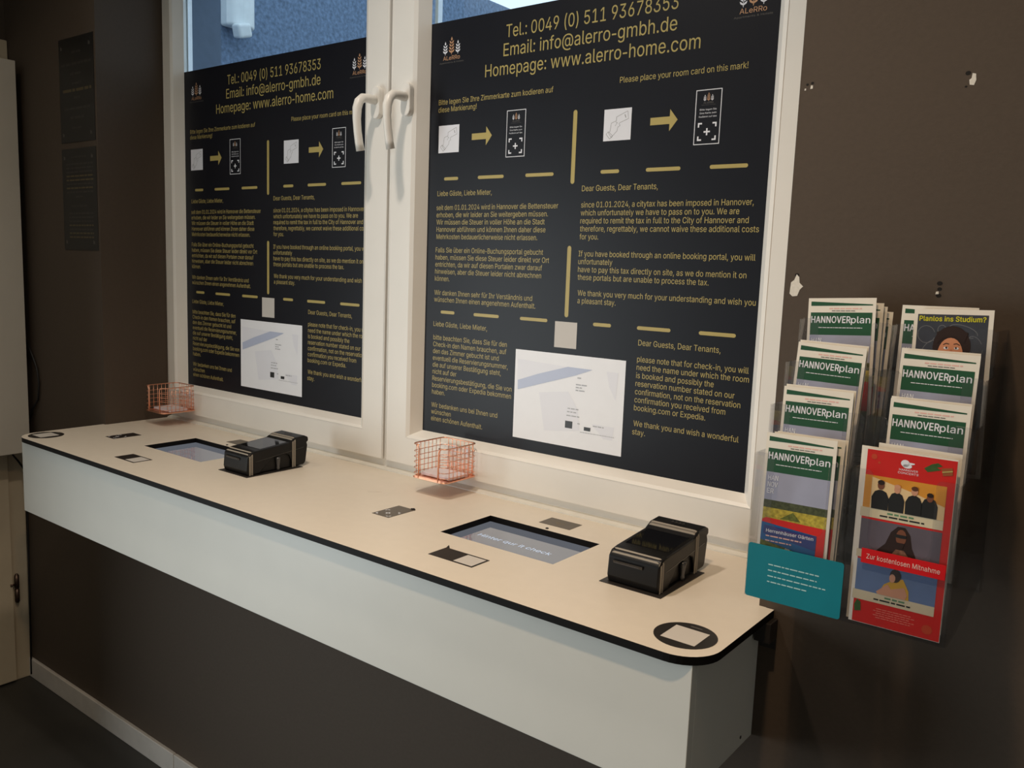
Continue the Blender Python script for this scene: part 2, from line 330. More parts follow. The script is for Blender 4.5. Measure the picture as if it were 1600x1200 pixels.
'q': [212,[186,-71,155,-71,155,29,153,29,149,23,143,16,136,8,126,2,114,-3,98,-4,75,-1,56,8,40,23,27,42,20,66,17,94,20,122,27,146,40,166,56,180,75,189,98,192,114,191,126,186,136,180,144,173,153,160,156,160,156,190,186,190],[102,23,118,26,132,32,142,43,150,58,154,75,156,95,154,114,150,131,142,145,132,156,118,163,102,165,86,163,72,156,62,145,54,131,50,114,48,95,50,75,54,58,62,44,73,33,86,26]],
'r': [130,[26,0,26,190,56,190,56,160,58,160,65,173,76,184,90,190,107,192,122,192,122,161,103,163,91,161,80,157,70,151,63,142,58,131,57,118,57,0]],
's': [182,[91,-4,72,-3,56,2,42,9,31,19,23,32,18,47,47,53,53,40,62,30,75,25,91,23,108,25,122,31,131,40,134,51,132,60,127,68,118,74,106,78,75,85,52,93,36,104,27,119,23,137,26,152,33,166,43,177,58,185,74,190,94,192,112,191,127,186,140,179,149,170,157,158,162,145,134,139,129,149,121,158,110,164,94,166,78,164,65,158,57,150,54,139,56,129,62,122,72,116,86,111,115,105,137,97,153,86,162,71,166,53,163,37,156,24,145,12,130,3,112,-2]],
't': [114,[102,190,102,164,3,164,3,190],[32,236,63,236,63,49,64,38,68,31,75,26,85,25,101,27,107,1,84,-2,62,1,46,11,36,26,32,46]],
'u': [205,[91,-3,73,-1,57,5,44,15,35,29,28,47,26,69,26,190,57,190,57,72,60,52,68,37,82,28,100,25,113,27,125,31,134,38,142,48,146,61,148,76,148,190,179,190,179,0,149,0,149,46,154,46,143,23,129,8,111,0]],
'v': [195,[81,0,9,190,42,190,83,78,88,60,93,43,103,10,92,10,97,27,106,60,112,78,152,190,186,190,113,0]],
'w': [284,[69,0,11,190,44,190,67,107,77,68,82,46,88,21,82,21,88,45,93,67,98,88,103,107,126,190,158,190,181,107,191,68,196,45,201,21,196,21,201,45,206,68,217,107,240,190,272,190,215,0,184,0,159,86,138,169,145,169,99,0]],
'x': [189,[10,0,86,109,86,86,14,190,50,190,74,153,82,139,97,115,104,103,88,103,95,115,108,139,117,153,141,190,176,190,104,84,104,107,179,0,143,0,115,43,107,56,93,80,86,91,102,91,95,80,82,56,74,43,46,0]],
'y': [195,[24,-69,31,-43,44,-45,52,-44,59,-42,65,-37,71,-29,75,-18,81,-1,9,190,42,190,83,78,88,60,98,27,103,10,92,10,106,60,112,78,153,190,186,190,102,-29,96,-43,88,-54,80,-62,70,-68,58,-71,46,-73]],
'z': [190,[21,0,21,23,127,160,127,161,24,161,24,190,166,190,166,165,63,30,63,28,169,28,169,0]],
'ä': [195,[80,-4,63,-3,47,2,34,11,24,22,17,37,15,54,17,69,22,80,29,90,39,97,50,102,63,105,76,108,117,113,126,115,133,117,136,121,137,139,133,148,128,156,120,161,110,164,98,165,85,164,75,161,66,156,59,150,54,144,50,137,20,146,29,161,39,173,52,182,66,188,82,191,97,192,108,192,119,190,131,186,143,180,153,172,161,160,167,145,168,126,168,0,138,0,138,26,136,26,132,19,126,12,118,6,108,1,95,-3],[85,23,101,24,114,29,124,37,132,47,136,57,138,69,138,95,135,93,77,82,67,79,58,75,52,70,47,62,46,52,47,43,51,36,57,30,65,26,74,24],[131,221,123,223,116,227,112,234,110,242,112,249,116,256,123,260,131,262,138,260,145,256,149,249,151,242,149,234,145,227,138,223],[59,221,51,223,44,227,40,234,38,242,40,249,44,256,51,260,59,262,66,260,73,256,77,249,79,242,77,234,73,227,66,223]],
'ö': [208,[104,-4,79,-1,58,8,41,23,28,43,20,66,17,94,20,122,28,146,41,165,58,180,79,189,104,192,128,189,149,180,167,165,180,146,188,122,191,94,188,66,180,43,167,23,149,8,128,-1],[104,23,121,26,135,33,146,44,154,59,158,75,160,94,158,112,154,129,146,144,135,155,121,162,104,165,86,162,73,155,62,144,54,129,50,112,48,94,50,75,54,59,62,44,73,33,86,26],[140,221,132,223,125,227,121,234,119,242,121,249,125,256,132,260,140,262,147,260,154,256,158,249,160,242,158,234,154,227,147,223],[68,221,60,223,53,227,49,234,47,242,49,249,53,256,60,260,68,262,76,260,82,256,86,249,88,242,86,234,82,227,76,223]],
'ü': [205,[91,-3,73,-1,57,5,44,15,35,29,28,47,26,69,26,190,57,190,57,72,60,52,68,37,82,28,100,25,113,27,125,31,134,38,142,48,146,61,148,76,148,190,179,190,179,0,149,0,149,46,154,46,143,23,129,8,111,0],[138,221,131,223,124,227,120,234,118,242,120,249,124,256,131,260,138,262,146,260,153,256,157,249,159,242,157,234,153,227,146,223],[67,221,59,223,52,227,48,234,46,242,48,249,52,256,59,260,67,262,74,260,81,256,85,249,87,242,85,234,81,227,74,223]],
}

_glyph = {}


def glyph(ch):
    key = ch
    if key not in _glyph:
        d = FONT_REGULAR[ch]
        loops = [[(l[i] / 500.0, l[i + 1] / 500.0) for i in range(0, len(l), 2)] for l in d[1:]]
        pts, eds = [], []
        for l in loops:
            n = len(pts)
            pts += [Vector(p) for p in l]
            eds += [(n + i, n + (i + 1) % len(l)) for i in range(len(l))]
        ov, _, of, *_r = delaunay_2d_cdt(pts, eds, [], 0, 1e-5)

        def wind(x, y):                       # winding number: strokes may overlap, counters run the other way
            k = 0
            for l in loops:
                for i in range(len(l)):
                    (ax, ay), (bx_, by) = l[i - 1], l[i]
                    if (ay > y) != (by > y) and x < (bx_ - ax) * (y - ay) / (by - ay) + ax:
                        k += 1 if by > ay else -1
            return k
        vs = [(p.x, p.y, 0) for p in ov]
        fs = []
        for t in of:
            p, q, r = (ov[i] for i in t)
            if wind((p.x + q.x + r.x) / 3, (p.y + q.y + r.y) / 3):
                fs.append(tuple(t) if (q - p).cross(r - p) > 0 else tuple(t)[::-1])
        _glyph[key] = (vs, fs, d[0] / 500.0)
    return _glyph[key]


def glyphs(s, bold=0.0):
    """outline letters of one line set side by side: 2-D points and faces"""
    vs, fs, x = [], [], 0.0
    for ch in s:
        if ch == ' ':
            x += FONT_SPACE / 500.0
            continue
        gv, gf, adv = glyph(ch)
        for (dx, dy) in (((0, 0), (-bold, 0), (bold, 0), (0, bold * .7), (0, -bold * .7)) if bold else ((0, 0),)):   # heavier strokes
            n = len(vs)
            zz = len(vs) and vs[-1][2] + 1 if bold else 0
            vs += [(px + x + dx, py + dy, zz + pz) for px, py, pz in gv]
            fs += [tuple(i + n for i in t) for t in gf]
        x += adv + bold
    return vs, fs


CAP = max(q[1] for q in glyphs('H')[0])


class Print(MB):
    """Flat print. 2-D (u right, v up) polygons in layers; build() puts them on a plane."""

    EPS = 0.0002

    def poly(self, pts, mi=0, layer=1):
        n = len(pts)
        a = sum(pts[i][0] * pts[(i + 1) % n][1] - pts[(i + 1) % n][0] * pts[i][1] for i in range(n))
        if a < 0:
            pts = pts[::-1]
        return self.add([(p[0], p[1], layer * self.EPS) for p in pts], [tuple(range(n))], mi)

    def rect(self, u0, u1, v0, v1, mi=0, layer=1):
        return self.poly([(u0, v0), (u1, v0), (u1, v1), (u0, v1)], mi, layer)

    def pill(self, u0, u1, v, h, mi=0, layer=1, vertical=False, n=6):
        r = h / 2
        pts = [(u1 - r + r * math.cos(a), r * math.sin(a)) for a in [-math.pi / 2 + math.pi * i / n for i in range(n + 1)]]
        pts += [(u0 + r + r * math.cos(a), r * math.sin(a)) for a in [math.pi / 2 + math.pi * i / n for i in range(n + 1)]]
        pts = [(-p[1] + v, p[0]) if vertical else (p[0], p[1] + v) for p in pts]
        return self.poly(pts, mi, layer)

    def ell(self, cu, cv, ru, rv, mi=0, layer=1, n=16, rot=0.0):
        c, s = math.cos(rot), math.sin(rot)
        return self.poly([(cu + ru * math.cos(t) * c - rv * math.sin(t) * s, cv + ru * math.cos(t) * s + rv * math.sin(t) * c)
                          for t in [2 * math.pi * i / n for i in range(n)]], mi, layer)

    def line(self, pts, w, mi=0, layer=1):
        for (a, b) in zip(pts[:-1], pts[1:]):
            d = Vector((b[0] - a[0], b[1] - a[1]))
            if d.length < 1e-9:
                continue
            d.normalize()
            n = Vector((-d.y, d.x)) * w / 2
            self.poly([(a[0] - n.x, a[1] - n.y), (b[0] - n.x, b[1] - n.y), (b[0] + n.x, b[1] + n.y), (a[0] + n.x, a[1] + n.y)], mi, layer)
        return self

    def text(self, s, u0, u1, v, cap, mi=0, layer=1, bold=0.0, res=3):
        vs, fs = glyphs(s, bold)
        x0 = min(p[0] for p in vs)
        x1 = max(p[0] for p in vs)
        k = (u1 - u0) / (x1 - x0)
        c = cap / CAP
        return self.add([(u0 + (p[0] - x0) * k, v + p[1] * c, layer * self.EPS + (p[2] % 7) * 2e-5) for p in vs], fs, mi)

    def words(self, u0, u1, v, h, mi=0, layer=1, seed=1):
        """Lettering too small to read in the photograph: a row of word-long strokes."""
        rnd = random.Random(seed)
        u = u0
        while u < u1 - h:
            w = min(rnd.uniform(2.0, 6.5) * h, u1 - u)
            self.rect(u, u + w, v, v + h, mi, layer)
            u += w + 0.8 * h
        return self

    def build(self, name, mats, parent=None, loc=(0, 0, 0), plane='wall', **kw):
        if plane == 'wall':      # faces the room (-y)
            self.v = [(p[0], -p[2], p[1]) for p in self.v]
        return MB.build(self, name, mats, parent, loc, **kw)   # plane 'top': lies flat, faces up


def copy_tree(o, parent=None):
    c = o.copy()
    COL.objects.link(c)
    c.parent = parent
    for ch in list(o.children):
        copy_tree(ch, c)
    return c


# ------------------------------------------------------------------ materials
M_WALL = mat('taupe_wall_paint', (76, 64, 53), 0.75, var=0.04, scale=120, bump=0.15)
M_PALEWALL = mat('pale_wall_paint', (205, 200, 192), 0.8, var=0.03, scale=90)
M_WHITEWALL = mat('grey_wall_paint', (120, 114, 106), 0.8, var=0.03, scale=90, bump=0.1)
M_CEIL = mat('white_ceiling_paint', (225, 222, 215), 0.85, var=0.02, scale=60)
M_FLOOR = mat('dark_slate_tile', (52, 51, 49), 0.45, var=0.15, scale=6, bump=0.05)
M_SKIRT = mat('grey_tile_skirting', (205, 200, 194), 0.4, var=0.05, scale=25)
M_PVC = mat('white_upvc', (242, 239, 233), 0.35, var=0.015, scale=12)
M_GASKET = mat('black_rubber', (22, 20, 20), 0.6)
M_ALU = mat('aluminium', (215, 220, 225), 0.35, 0.6, scale=50)
M_DOOR = mat('cream_door_lacquer', (205, 190, 165), 0.45, var=0.03, scale=15)
M_HINGE = mat('bronze_hinge', (90, 72, 62), 0.35, 0.8)
M_CAB = mat('pale_grey_cabinet', (205, 198, 186), 0.5, var=0.02, scale=10)
M_HPL = mat('cream_laminate', (224, 215, 201), 0.42, var=0.015, scale=40)
M_CORE = mat('black_laminate_core', (15, 12, 11), 0.6, spec=0.15)
M_FASC = mat('white_board', (222, 221, 214), 0.4, var=0.012, scale=14)
M_BLACK = mat('black_plastic', (13, 12, 13), 0.36, var=0.1, scale=80, bump=0.05, spec=0.3)
M_GLOSS = mat('black_glass', (12, 12, 14), 0.06, spec=0.8)
M_PLATE = mat('black_plate', (40, 36, 34), 0.45, var=0.1)
M_STICK = mat('black_sticker', (36, 32, 31), 0.4, var=0.06)
M_GREYSTICK = mat('grey_sticker', (88, 80, 70), 0.4, var=0.06)
M_SQUARE = mat('grey_white_print', (205, 200, 194), 0.5, var=0.01)
M_WHITE = mat('white_print', (232, 234, 242), 0.5, var=0.01)
M_PAPER = mat('white_paper', (232, 226, 214), 0.6, var=0.02, scale=60)
M_GOLD = mat('gold_print', (182, 164, 96), 0.45, var=0.04)
M_DULLGOLD = mat('dull_gold_print', (120, 104, 70), 0.5, var=0.05)
M_ROSE = mat('rose_gold_print', (196, 150, 112), 0.45, var=0.04)
M_DIMGREY = mat('dim_grey_print', (92, 88, 84), 0.5)
M_FILM = mat('black_poster_film', (18, 19, 27), 0.40, var=0.05, scale=20, spec=0.25)
M_COPPER = mat('copper_wire', (248, 186, 156), 0.3, 1.0, var=0.06, scale=60)
M_GLASS = clear_mat('window_glass', (0.93, 0.97, 0.98), 1.45)
M_ACRYL = clear_mat('clear_acrylic', (0.96, 0.96, 0.97), 1.49, base=0.015, rough=0.04)

# ------------------------------------------------------------------ the room
XL, XR, YB = -2.49, 2.4, -3.3          # left wall, right wall, wall behind the camera
NL, NR, NT = -1.918, 0.081, 1.45       # window niche: left, right, top


def struct(name, mb, mats, label=None, **kw):
    o = mb.build(name, mats, **kw)
    o['kind'] = 'structure'
    if label:
        o['label'] = label
    return o


struct('floor', MB().box(XL - 0.1, XR + 0.1, YB - 0.1, 0.37, ZF - 0.1, ZF), M_FLOOR, 'dark slate grey floor in the lower corner')
struct('ceiling', MB().box(XL - 0.1, XR + 0.1, YB - 0.1, 0.37, ZC, ZC + 0.1), M_CEIL, 'plain white ceiling above the room')
w = MB()
w.box(XL - 0.1, NL, 0, 0.26, ZF, ZC).box(NR, XR + 0.1, 0, 0.26, ZF, ZC)
w.box(NL, NR, 0, 0.26, ZF, -0.030).box(NL, NR, 0, 0.26, NT, ZC)
OL, OR, OB, OT = -1.880, 0.040, 0.012, 1.42
w.box(XL - 0.1, OL, 0.26, 0.373, ZF, ZC, 1).box(OR, XR + 0.1, 0.26, 0.373, ZF, ZC, 1)
w.box(OL, OR, 0.26, 0.373, ZF, OB, 1).box(OL, OR, 0.26, 0.373, OT, ZC, 1)
M_RENDER = mat('outdoor_render', (112, 128, 150), 0.8, var=0.05, scale=40, bump=0.2)
wall = struct('wall_window', w, [M_WALL, M_RENDER], 'dark taupe wall around the window niche')


def blob(cx, cz, pts):
    return [(cx + a, cz + b) for a, b in pts]


M_PLASTER = mat('bare_white_plaster', (225, 220, 210), 0.9, bump=0.3, scale=300)
M_HOLE = mat('dark_drill_hole', (22, 18, 16), 0.9)
for (cx, cz, pts) in [
    (0.0981, 0.4905, [(-.0085, -.012), (-.004, -.016), (.003, -.015), (.006, -.006), (.0105, -.001), (.005, .004), (.004, .012), (.0, .016), (-.003, .008), (-.0075, .004)]),
    (0.3025, 0.7600, [(-.003, -.008), (.002, -.009), (.004, -.003), (.003, .005), (-.001, .006), (-.0015, .0), (-.004, -.002)]),
    (0.0975, 0.7680, [(-.0015, -.0025), (.002, -.002), (.002, .002), (-.001, .0025)]),
    (0.0890, 0.7655, [(-.001, -.0015), (.0012, -.001), (.001, .0015), (-.001, .001)]),
    (0.2865, 0.4885, [(-.002, -.002), (.002, -.0015), (.0015, .002), (-.0015, .0015)]),
]:
    p = Print()
    p.poly(blob(cx, cz, pts), 0, 2)
    p.build('plaster_chip', M_PLASTER, wall)
for (cx, cz, r) in [(0.0985, 0.5055, .0032), (0.2965, 0.7665, .0034), (0.0985, 0.7735, .0022), (0.0915, 0.7720, .0020), (0.2955, 0.7500, .0016),
                    (0.2885, 0.5010, .0036), (0.2890, 0.4935, .0030), (0.2885, 0.4850, .0034)]:
    p = Print()
    p.ell(cx, cz, r, r * 0.8, 0, 1, 10)
    p.build('drill_hole', M_HOLE, wall)

w = MB()
DY0, DY1 = -0.93, -0.002               # the door casing in the left wall
w.box(XL - 0.1, XL, YB, 0.0, ZF, ZC)
struct('wall_left', w, M_WALL, 'dark wall with the cream door on the far left')
struct('wall_right', MB().box(XR, XR + 0.1, YB, 0.0, ZF, ZC), M_PALEWALL, 'plain side wall out of the picture')
struct('wall_back', MB().box(XL, XR, YB - 0.1, YB, ZF, ZC), M_WHITEWALL, 'plain wall behind the camera')

struct('shading_wall_stub', MB().box(XL, -2.25, -1.45, -1.38, ZF, ZC), M_WHITEWALL, 'added wall stub out of the picture, shading the left end of the counter')  # unseen stub, added to shade the left end of the counter front

# skirting tiles along the window wall
sk = empty('baseboard_window', (0, 0, ZF))
setp(sk, 'pale grey tile skirting along the dark wall', kind='structure')
xs = [XL + 0.012, -1.563, -0.96, -0.36, 0.24, 0.84, 1.44, 2.04, XR]
for a, b in zip(xs[:-1], xs[1:]):
    MB().box(a + 0.001, b - 0.001, -0.011, 0.0, 0.0, 0.067).build('skirting_tile', M_SKIRT, sk, bevel=0.002)

# door in the left wall
d = empty('door_1', (XL, -0.45, ZF))
setp(d, 'cream door with its frame in the left wall', kind='structure')
c = MB()
zt = 2.115
c.box(0, 0.022, 0.395, 0.448, 0, zt).box(0, 0.022, -0.48, -0.427, 0, zt).box(0, 0.022, -0.427, 0.395, zt - 0.055, zt)
c.build('door_frame', M_DOOR, d, bevel=0.003)
MB().box(0, 0.034, -0.425, 0.393, 0.006, zt - 0.057).build('door_leaf', M_DOOR, d, bevel=0.002)
for hz in (0.33, 1.75):
    h = MB()
    h.lathe([(0.0075, -0.046), (0.0075, -0.002)], (0.034, 0.405, hz), 12).lathe([(0.0075, 0.002), (0.0075, 0.046)], (0.034, 0.405, hz), 12)
    h.lathe([(0.005, -0.05), (0.005, 0.05)], (0.034, 0.405, hz), 10)
    h.tube([(0.036, 0.398, hz + 0.015), (0.036, 0.384, hz + 0.015)], 0.004, 8)
    h.build('hinge', M_HINGE, d, smooth=True)

# ------------------------------------------------------------------ the window: fixed frame and two casements
YS, YG = 0.200, 0.2316                 # sash face, poster face on the glass
fr = MB()
fr.box(NL, NR, 0.212, 0.262, -0.030, 0.0255).box(NL, NR, 0.212, 0.262, NT - 0.02, NT)
fr.box(NL, NL + 0.02, 0.212, 0.262, 0.0255, NT - 0.02).box(NR - 0.02, NR, 0.212, 0.262, 0.0255, NT - 0.02)
tf = struct('trim_1', fr, M_PVC, 'white fixed window frame behind the two casements')
MB().box(-0.9596, -0.9514, 0.211, 0.250, 0.0255, NT - 0.02).build('rubber_seal', M_GASKET, tf)
MB().prism([(0.2125, -0.001), (0.196, -0.001), (0.1965, 0.0025), (0.2125, 0.0075)], NL + 0.001, NR - 0.001, 'x').build(
    'silicone_bead', mat('white_silicone', (222, 220, 212), 0.5), tf)


def casement(name, x0, x1, fl, frr, gl, gr, label):
    root = empty(name, (x0, YS, 0.026))
    setp(root, label, kind='structure')
    ox, oz = x0, 0.026
    z0, z1, fb, ft, gb, gt = 0.026, NT - 0.012, 0.0912, 1.372, 0.109, 1.354
    def P(x, y, z): return (x - ox, y - YS, z - oz)
    m = MB()
    for (a, b, cc, dd) in [(x0, fl, z0, z1), (frr, x1, z0, z1), (fl, frr, z0, fb), (fl, frr, ft, z1)]:
        m.box(a - ox, b - ox, 0.0, 0.056, cc - oz, dd - oz)
    # shallow rounding of the outer arris
    m.build('sash_frame', M_PVC, root)
    e = MB()
    e.tube([P(x0 + 0.003, YS + 0.003, z0), P(x0 + 0.003, YS + 0.003, z1)], 0.0036, 8)
    e.tube([P(x1 - 0.003, YS + 0.003, z0), P(x1 - 0.003, YS + 0.003, z1)], 0.0036, 8)
    e.build('edge_moulding', M_PVC, root, smooth=True)
    yb = YG - 0.0012
    O = [(fl, fb), (frr, fb), (frr, ft), (fl, ft)]
    I = [(gl, gb), (gr, gb), (gr, gt), (gl, gt)]
    for k in range(4):
        j = (k + 1) % 4
        b = MB()
        lip = 0.35
        Mk = [(O[q][0] + (I[q][0] - O[q][0]) * lip, O[q][1] + (I[q][1] - O[q][1]) * lip) for q in (k, j)]
        vs = [P(O[k][0], YS - 0.0008, O[k][1]), P(O[j][0], YS - 0.0008, O[j][1]), P(Mk[1][0], YS + 0.004, Mk[1][1]), P(Mk[0][0], YS + 0.004, Mk[0][1]),
              P(I[j][0], yb, I[j][1]), P(I[k][0], yb, I[k][1]), P(O[k][0], yb + 0.003, O[k][1]), P(O[j][0], yb + 0.003, O[j][1])]
        b.add(vs, [(0, 1, 2, 3), (3, 2, 4, 5), (5, 4, 7, 6), (0, 6, 7, 1), (0, 3, 5, 6), (1, 7, 4, 2)])
        b.build('glazing_bead', M_PVC, root)
    g = MB()
    g.box(gl - ox - 0.01, gr - ox + 0.01, YG + 0.0008 - YS, YG + 0.0048 - YS, gb - oz - 0.01, gt - oz + 0.01)
    g.build('pane', M_GLASS, root)
    s = MB()
    ya, yb2 = YG + 0.0055 - YS, YG + 0.0195 - YS
    for (a, b, cc, dd) in [(gl + .003, gl + .012, gb, gt), (gr - .012, gr - .003, gb, gt), (gl, gr, gb, gb + .009), (gl, gr, gt - .009, gt)]:
        s.box(a - ox, b - ox, ya, yb2, cc - oz, dd - oz)
    s.build('glass_spacer', M_ALU, root)
    return root


w1 = casement('window_1', NL + 0.002, -0.9598, -1.8770, -1.0325, -1.8530, -1.0585, 'white casement window beside the dark corner')
w2 = casement('window_2', -0.9512, NR - 0.002, -0.8820, -0.0220, -0.8560, -0.0480, 'white casement window beside the brochure rack')


def handle(root, hx, hz):
    ox, oy, oz = root.location
    h = MB()
    n = 10
    out = [(0.0145 * math.cos(a), 0.0225 + 0.0145 * math.sin(a)) for a in [math.pi * i / n for i in range(n + 1)]]
    out += [(0.0145 * math.cos(a), -0.0225 + 0.0145 * math.sin(a)) for a in [math.pi + math.pi * i / n for i in range(n + 1)]]
    h.prism([(hx - ox + a, hz - oz + b) for a, b in out], -0.014, 0.0, 'y')
    ro = h.build('handle', M_PVC, root, bevel=0.002)
    l = MB()
    X, Z = hx - ox, hz - oz
    path = [(X, -0.009, Z + 0.004), (X, -0.036, Z + 0.005), (X, -0.052, Z + 0.003), (X - 0.001, -0.062, Z - 0.006), (X - 0.0015, -0.067, Z - 0.022),
            (X - 0.001, -0.068, Z - 0.045), (X, -0.066, Z - 0.072), (X + 0.001, -0.062, Z - 0.098), (X + 0.002, -0.058, Z - 0.116)]
    l.tube(path, [0.0105, 0.010, 0.0105, 0.0108, 0.0105, 0.0095, 0.0092, 0.0095, 0.010], 12)
    l.build('lever', M_PVC, ro, smooth=True)


handle(w1, -0.9905, 0.871)
handle(w2, -0.8920, 0.870)

# ------------------------------------------------------------------ outside
M_STUCCO = mat('blue_grey_stucco', (112, 132, 158), 0.9, var=0.35, scale=55, bump=1.0)
struct('wall_neighbour', MB().box(-3.3, -3.0, 0.373, 14.0, ZF - 0.2, 2.12), M_STUCCO, 'blue grey stucco wall of the neighbouring building outside')
struct('ground_outside', MB().box(-30, 30, 0.38, 40, ZF - 0.3, ZF - 0.2), mat('grey_paving', (120, 120, 120), 0.9, scale=5), 'grey paving outside the window')
lamp = empty('outdoor_wall_lamp', (-3.0, 1.20, 1.53))
setp(lamp, 'white outdoor wall lamp with a small sensor, seen through the window', 'lamp')
M_LAMPW = mat('white_lamp_cover', (235, 240, 240), 0.35)
q = MB()
q.prism([(0.0, -0.085), (0.045, -0.08), (0.075, -0.06), (0.09, -0.02), (0.09, 0.015), (0.075, 0.048), (0.045, 0.062), (0.0, 0.066)], 0.0, 0.45, 'z')
q.build('lamp_cover', M_LAMPW, lamp, bevel=0.012, seg=3)
q = MB().box(0.03, 0.09, -0.038, 0.030, -0.030, 0.030)
so = q.build('motion_sensor', M_LAMPW, lamp, bevel=0.012, seg=3)
so.rotation_euler = (0.3, 0.15, 0)
so.location = (0.035, -0.030, -0.012)

# ------------------------------------------------------------------ the counter
HOLES = [(-0.5190, -0.2580), (-1.5775, -1.3165)]
HY0, HY1 = -0.070, 0.081
TH = 0.0122


def arc(cx, cy, r, a0, a1, n=10):
    return [(cx + r * math.cos(math.radians(a0 + (a1 - a0) * i / n)), cy + r * math.sin(math.radians(a0 + (a1 - a0) * i / n))) for i in range(n + 1)]


R_ = 0.057
out = arc(0.105 - R_, -0.2486 + R_, R_, -90, 0) + [(0.105, -0.001), (0.0925, -0.001), (0.0795, 0.012), (0.0795, 0.2115)]
out += [(NL + 0.0015, 0.2115), (NL + 0.0015, 0.006), (NL - 0.006, -0.001), (-1.928, -0.001)] + arc(-1.928 + 0.06, -0.2486 + 0.06, 0.06, 180, 270)
bm = bmesh.new()


def loop(pts, z):
    vs = [bm.verts.new((a, b, z)) for a, b in pts]
    return [bm.edges.new((vs[i], vs[(i + 1) % len(vs)])) for i in range(len(vs))]


ed = loop(out, 0.0)
for (a, b) in HOLES:
    ed += loop([(a, HY0), (b, HY0), (b, HY1), (a, HY1)], 0.0)
bmesh.ops.triangle_fill(bm, use_beauty=True, use_dissolve=False, edges=ed)
for f in bm.faces:
    if f.normal.z < 0:
        f.normal_flip()
top = list(bm.faces)
ext = bmesh.ops.extrude_face_region(bm, geom=top)
for g in ext['geom']:
    if isinstance(g, bmesh.types.BMVert):
        g.co.z -= TH
bmesh.ops.recalc_face_normals(bm, faces=bm.faces)
for f in bm.faces:
    f.material_index = 0 if (f.normal.z > 0.9 and f.calc_center_median().z > -TH / 2) else 1
me = bpy.data.meshes.new('worktop')
bm.to_mesh(me)
bm.free()
me.materials.append(M_HPL)
me.materials.append(M_CORE)
ct = bpy.data.objects.new('worktop', me)
COL.objects.link(ct)
setp(ct, 'cream laminate counter top with black edge and two screen cutouts', 'countertop')

pm = Print()
pm.line([(-0.8295, 0.0309), (-0.8220, 0.0352), (-0.8100, 0.0462), (-0.8032, 0.0501)], 0.0009)
pm.build('scratch_mark', mat('brown_scratch', (150, 128, 100), 0.6), ct, plane='top')

bx = empty('counter_box', (-0.9, -0.12, -0.211))
setp(bx, 'long white boxed apron carrying the counter top', 'cabinet')


def rel(root, x0, x1, y0, y1, z0, z1):
    l = root.location
    return MB().box(x0 - l.x, x1 - l.x, y0 - l.y, y1 - l.y, z0 - l.z, z1 - l.z)


rel(bx, -1.9136, 0.0845, -0.2345, -0.2177, -0.211, -TH).build('front_panel', M_FASC, bx, bevel=0.0008)
rel(bx, 0.0665, 0.0845, -0.2176, -0.0005, -0.211, -TH).build('side_panel', M_FASC, bx, bevel=0.0008)
rel(bx, -1.9136, -1.8956, -0.2176, -0.0005, -0.211, -TH).build('side_panel', M_FASC, bx, bevel=0.0008)
rel(bx, -1.8955, 0.0664, -0.2176, -0.0005, -0.205, -0.187).build('bottom_panel', M_FASC, bx)
s = MB().lathe([(0.0028, 0.0), (0.0028, 0.0006)], (0, 0, 0), 10)
so = s.build('screw_cover', M_PLATE, bx)
so.rotation_euler = (0, math.radians(90), 0)
so.location = Vector((0.0845, -0.045, -0.196)) - bx.location
br = MB().box(0.0870, 0.1120, -0.030, -0.0002, -0.044, -TH - 0.0004).box(0.0870, 0.1120, -0.003, -0.0002, -0.062, -0.044)
bo = br.build('wall_bracket', M_PLATE, bevel=0.0015)
setp(bo, 'small black angle bracket under the end of the counter top', 'bracket')

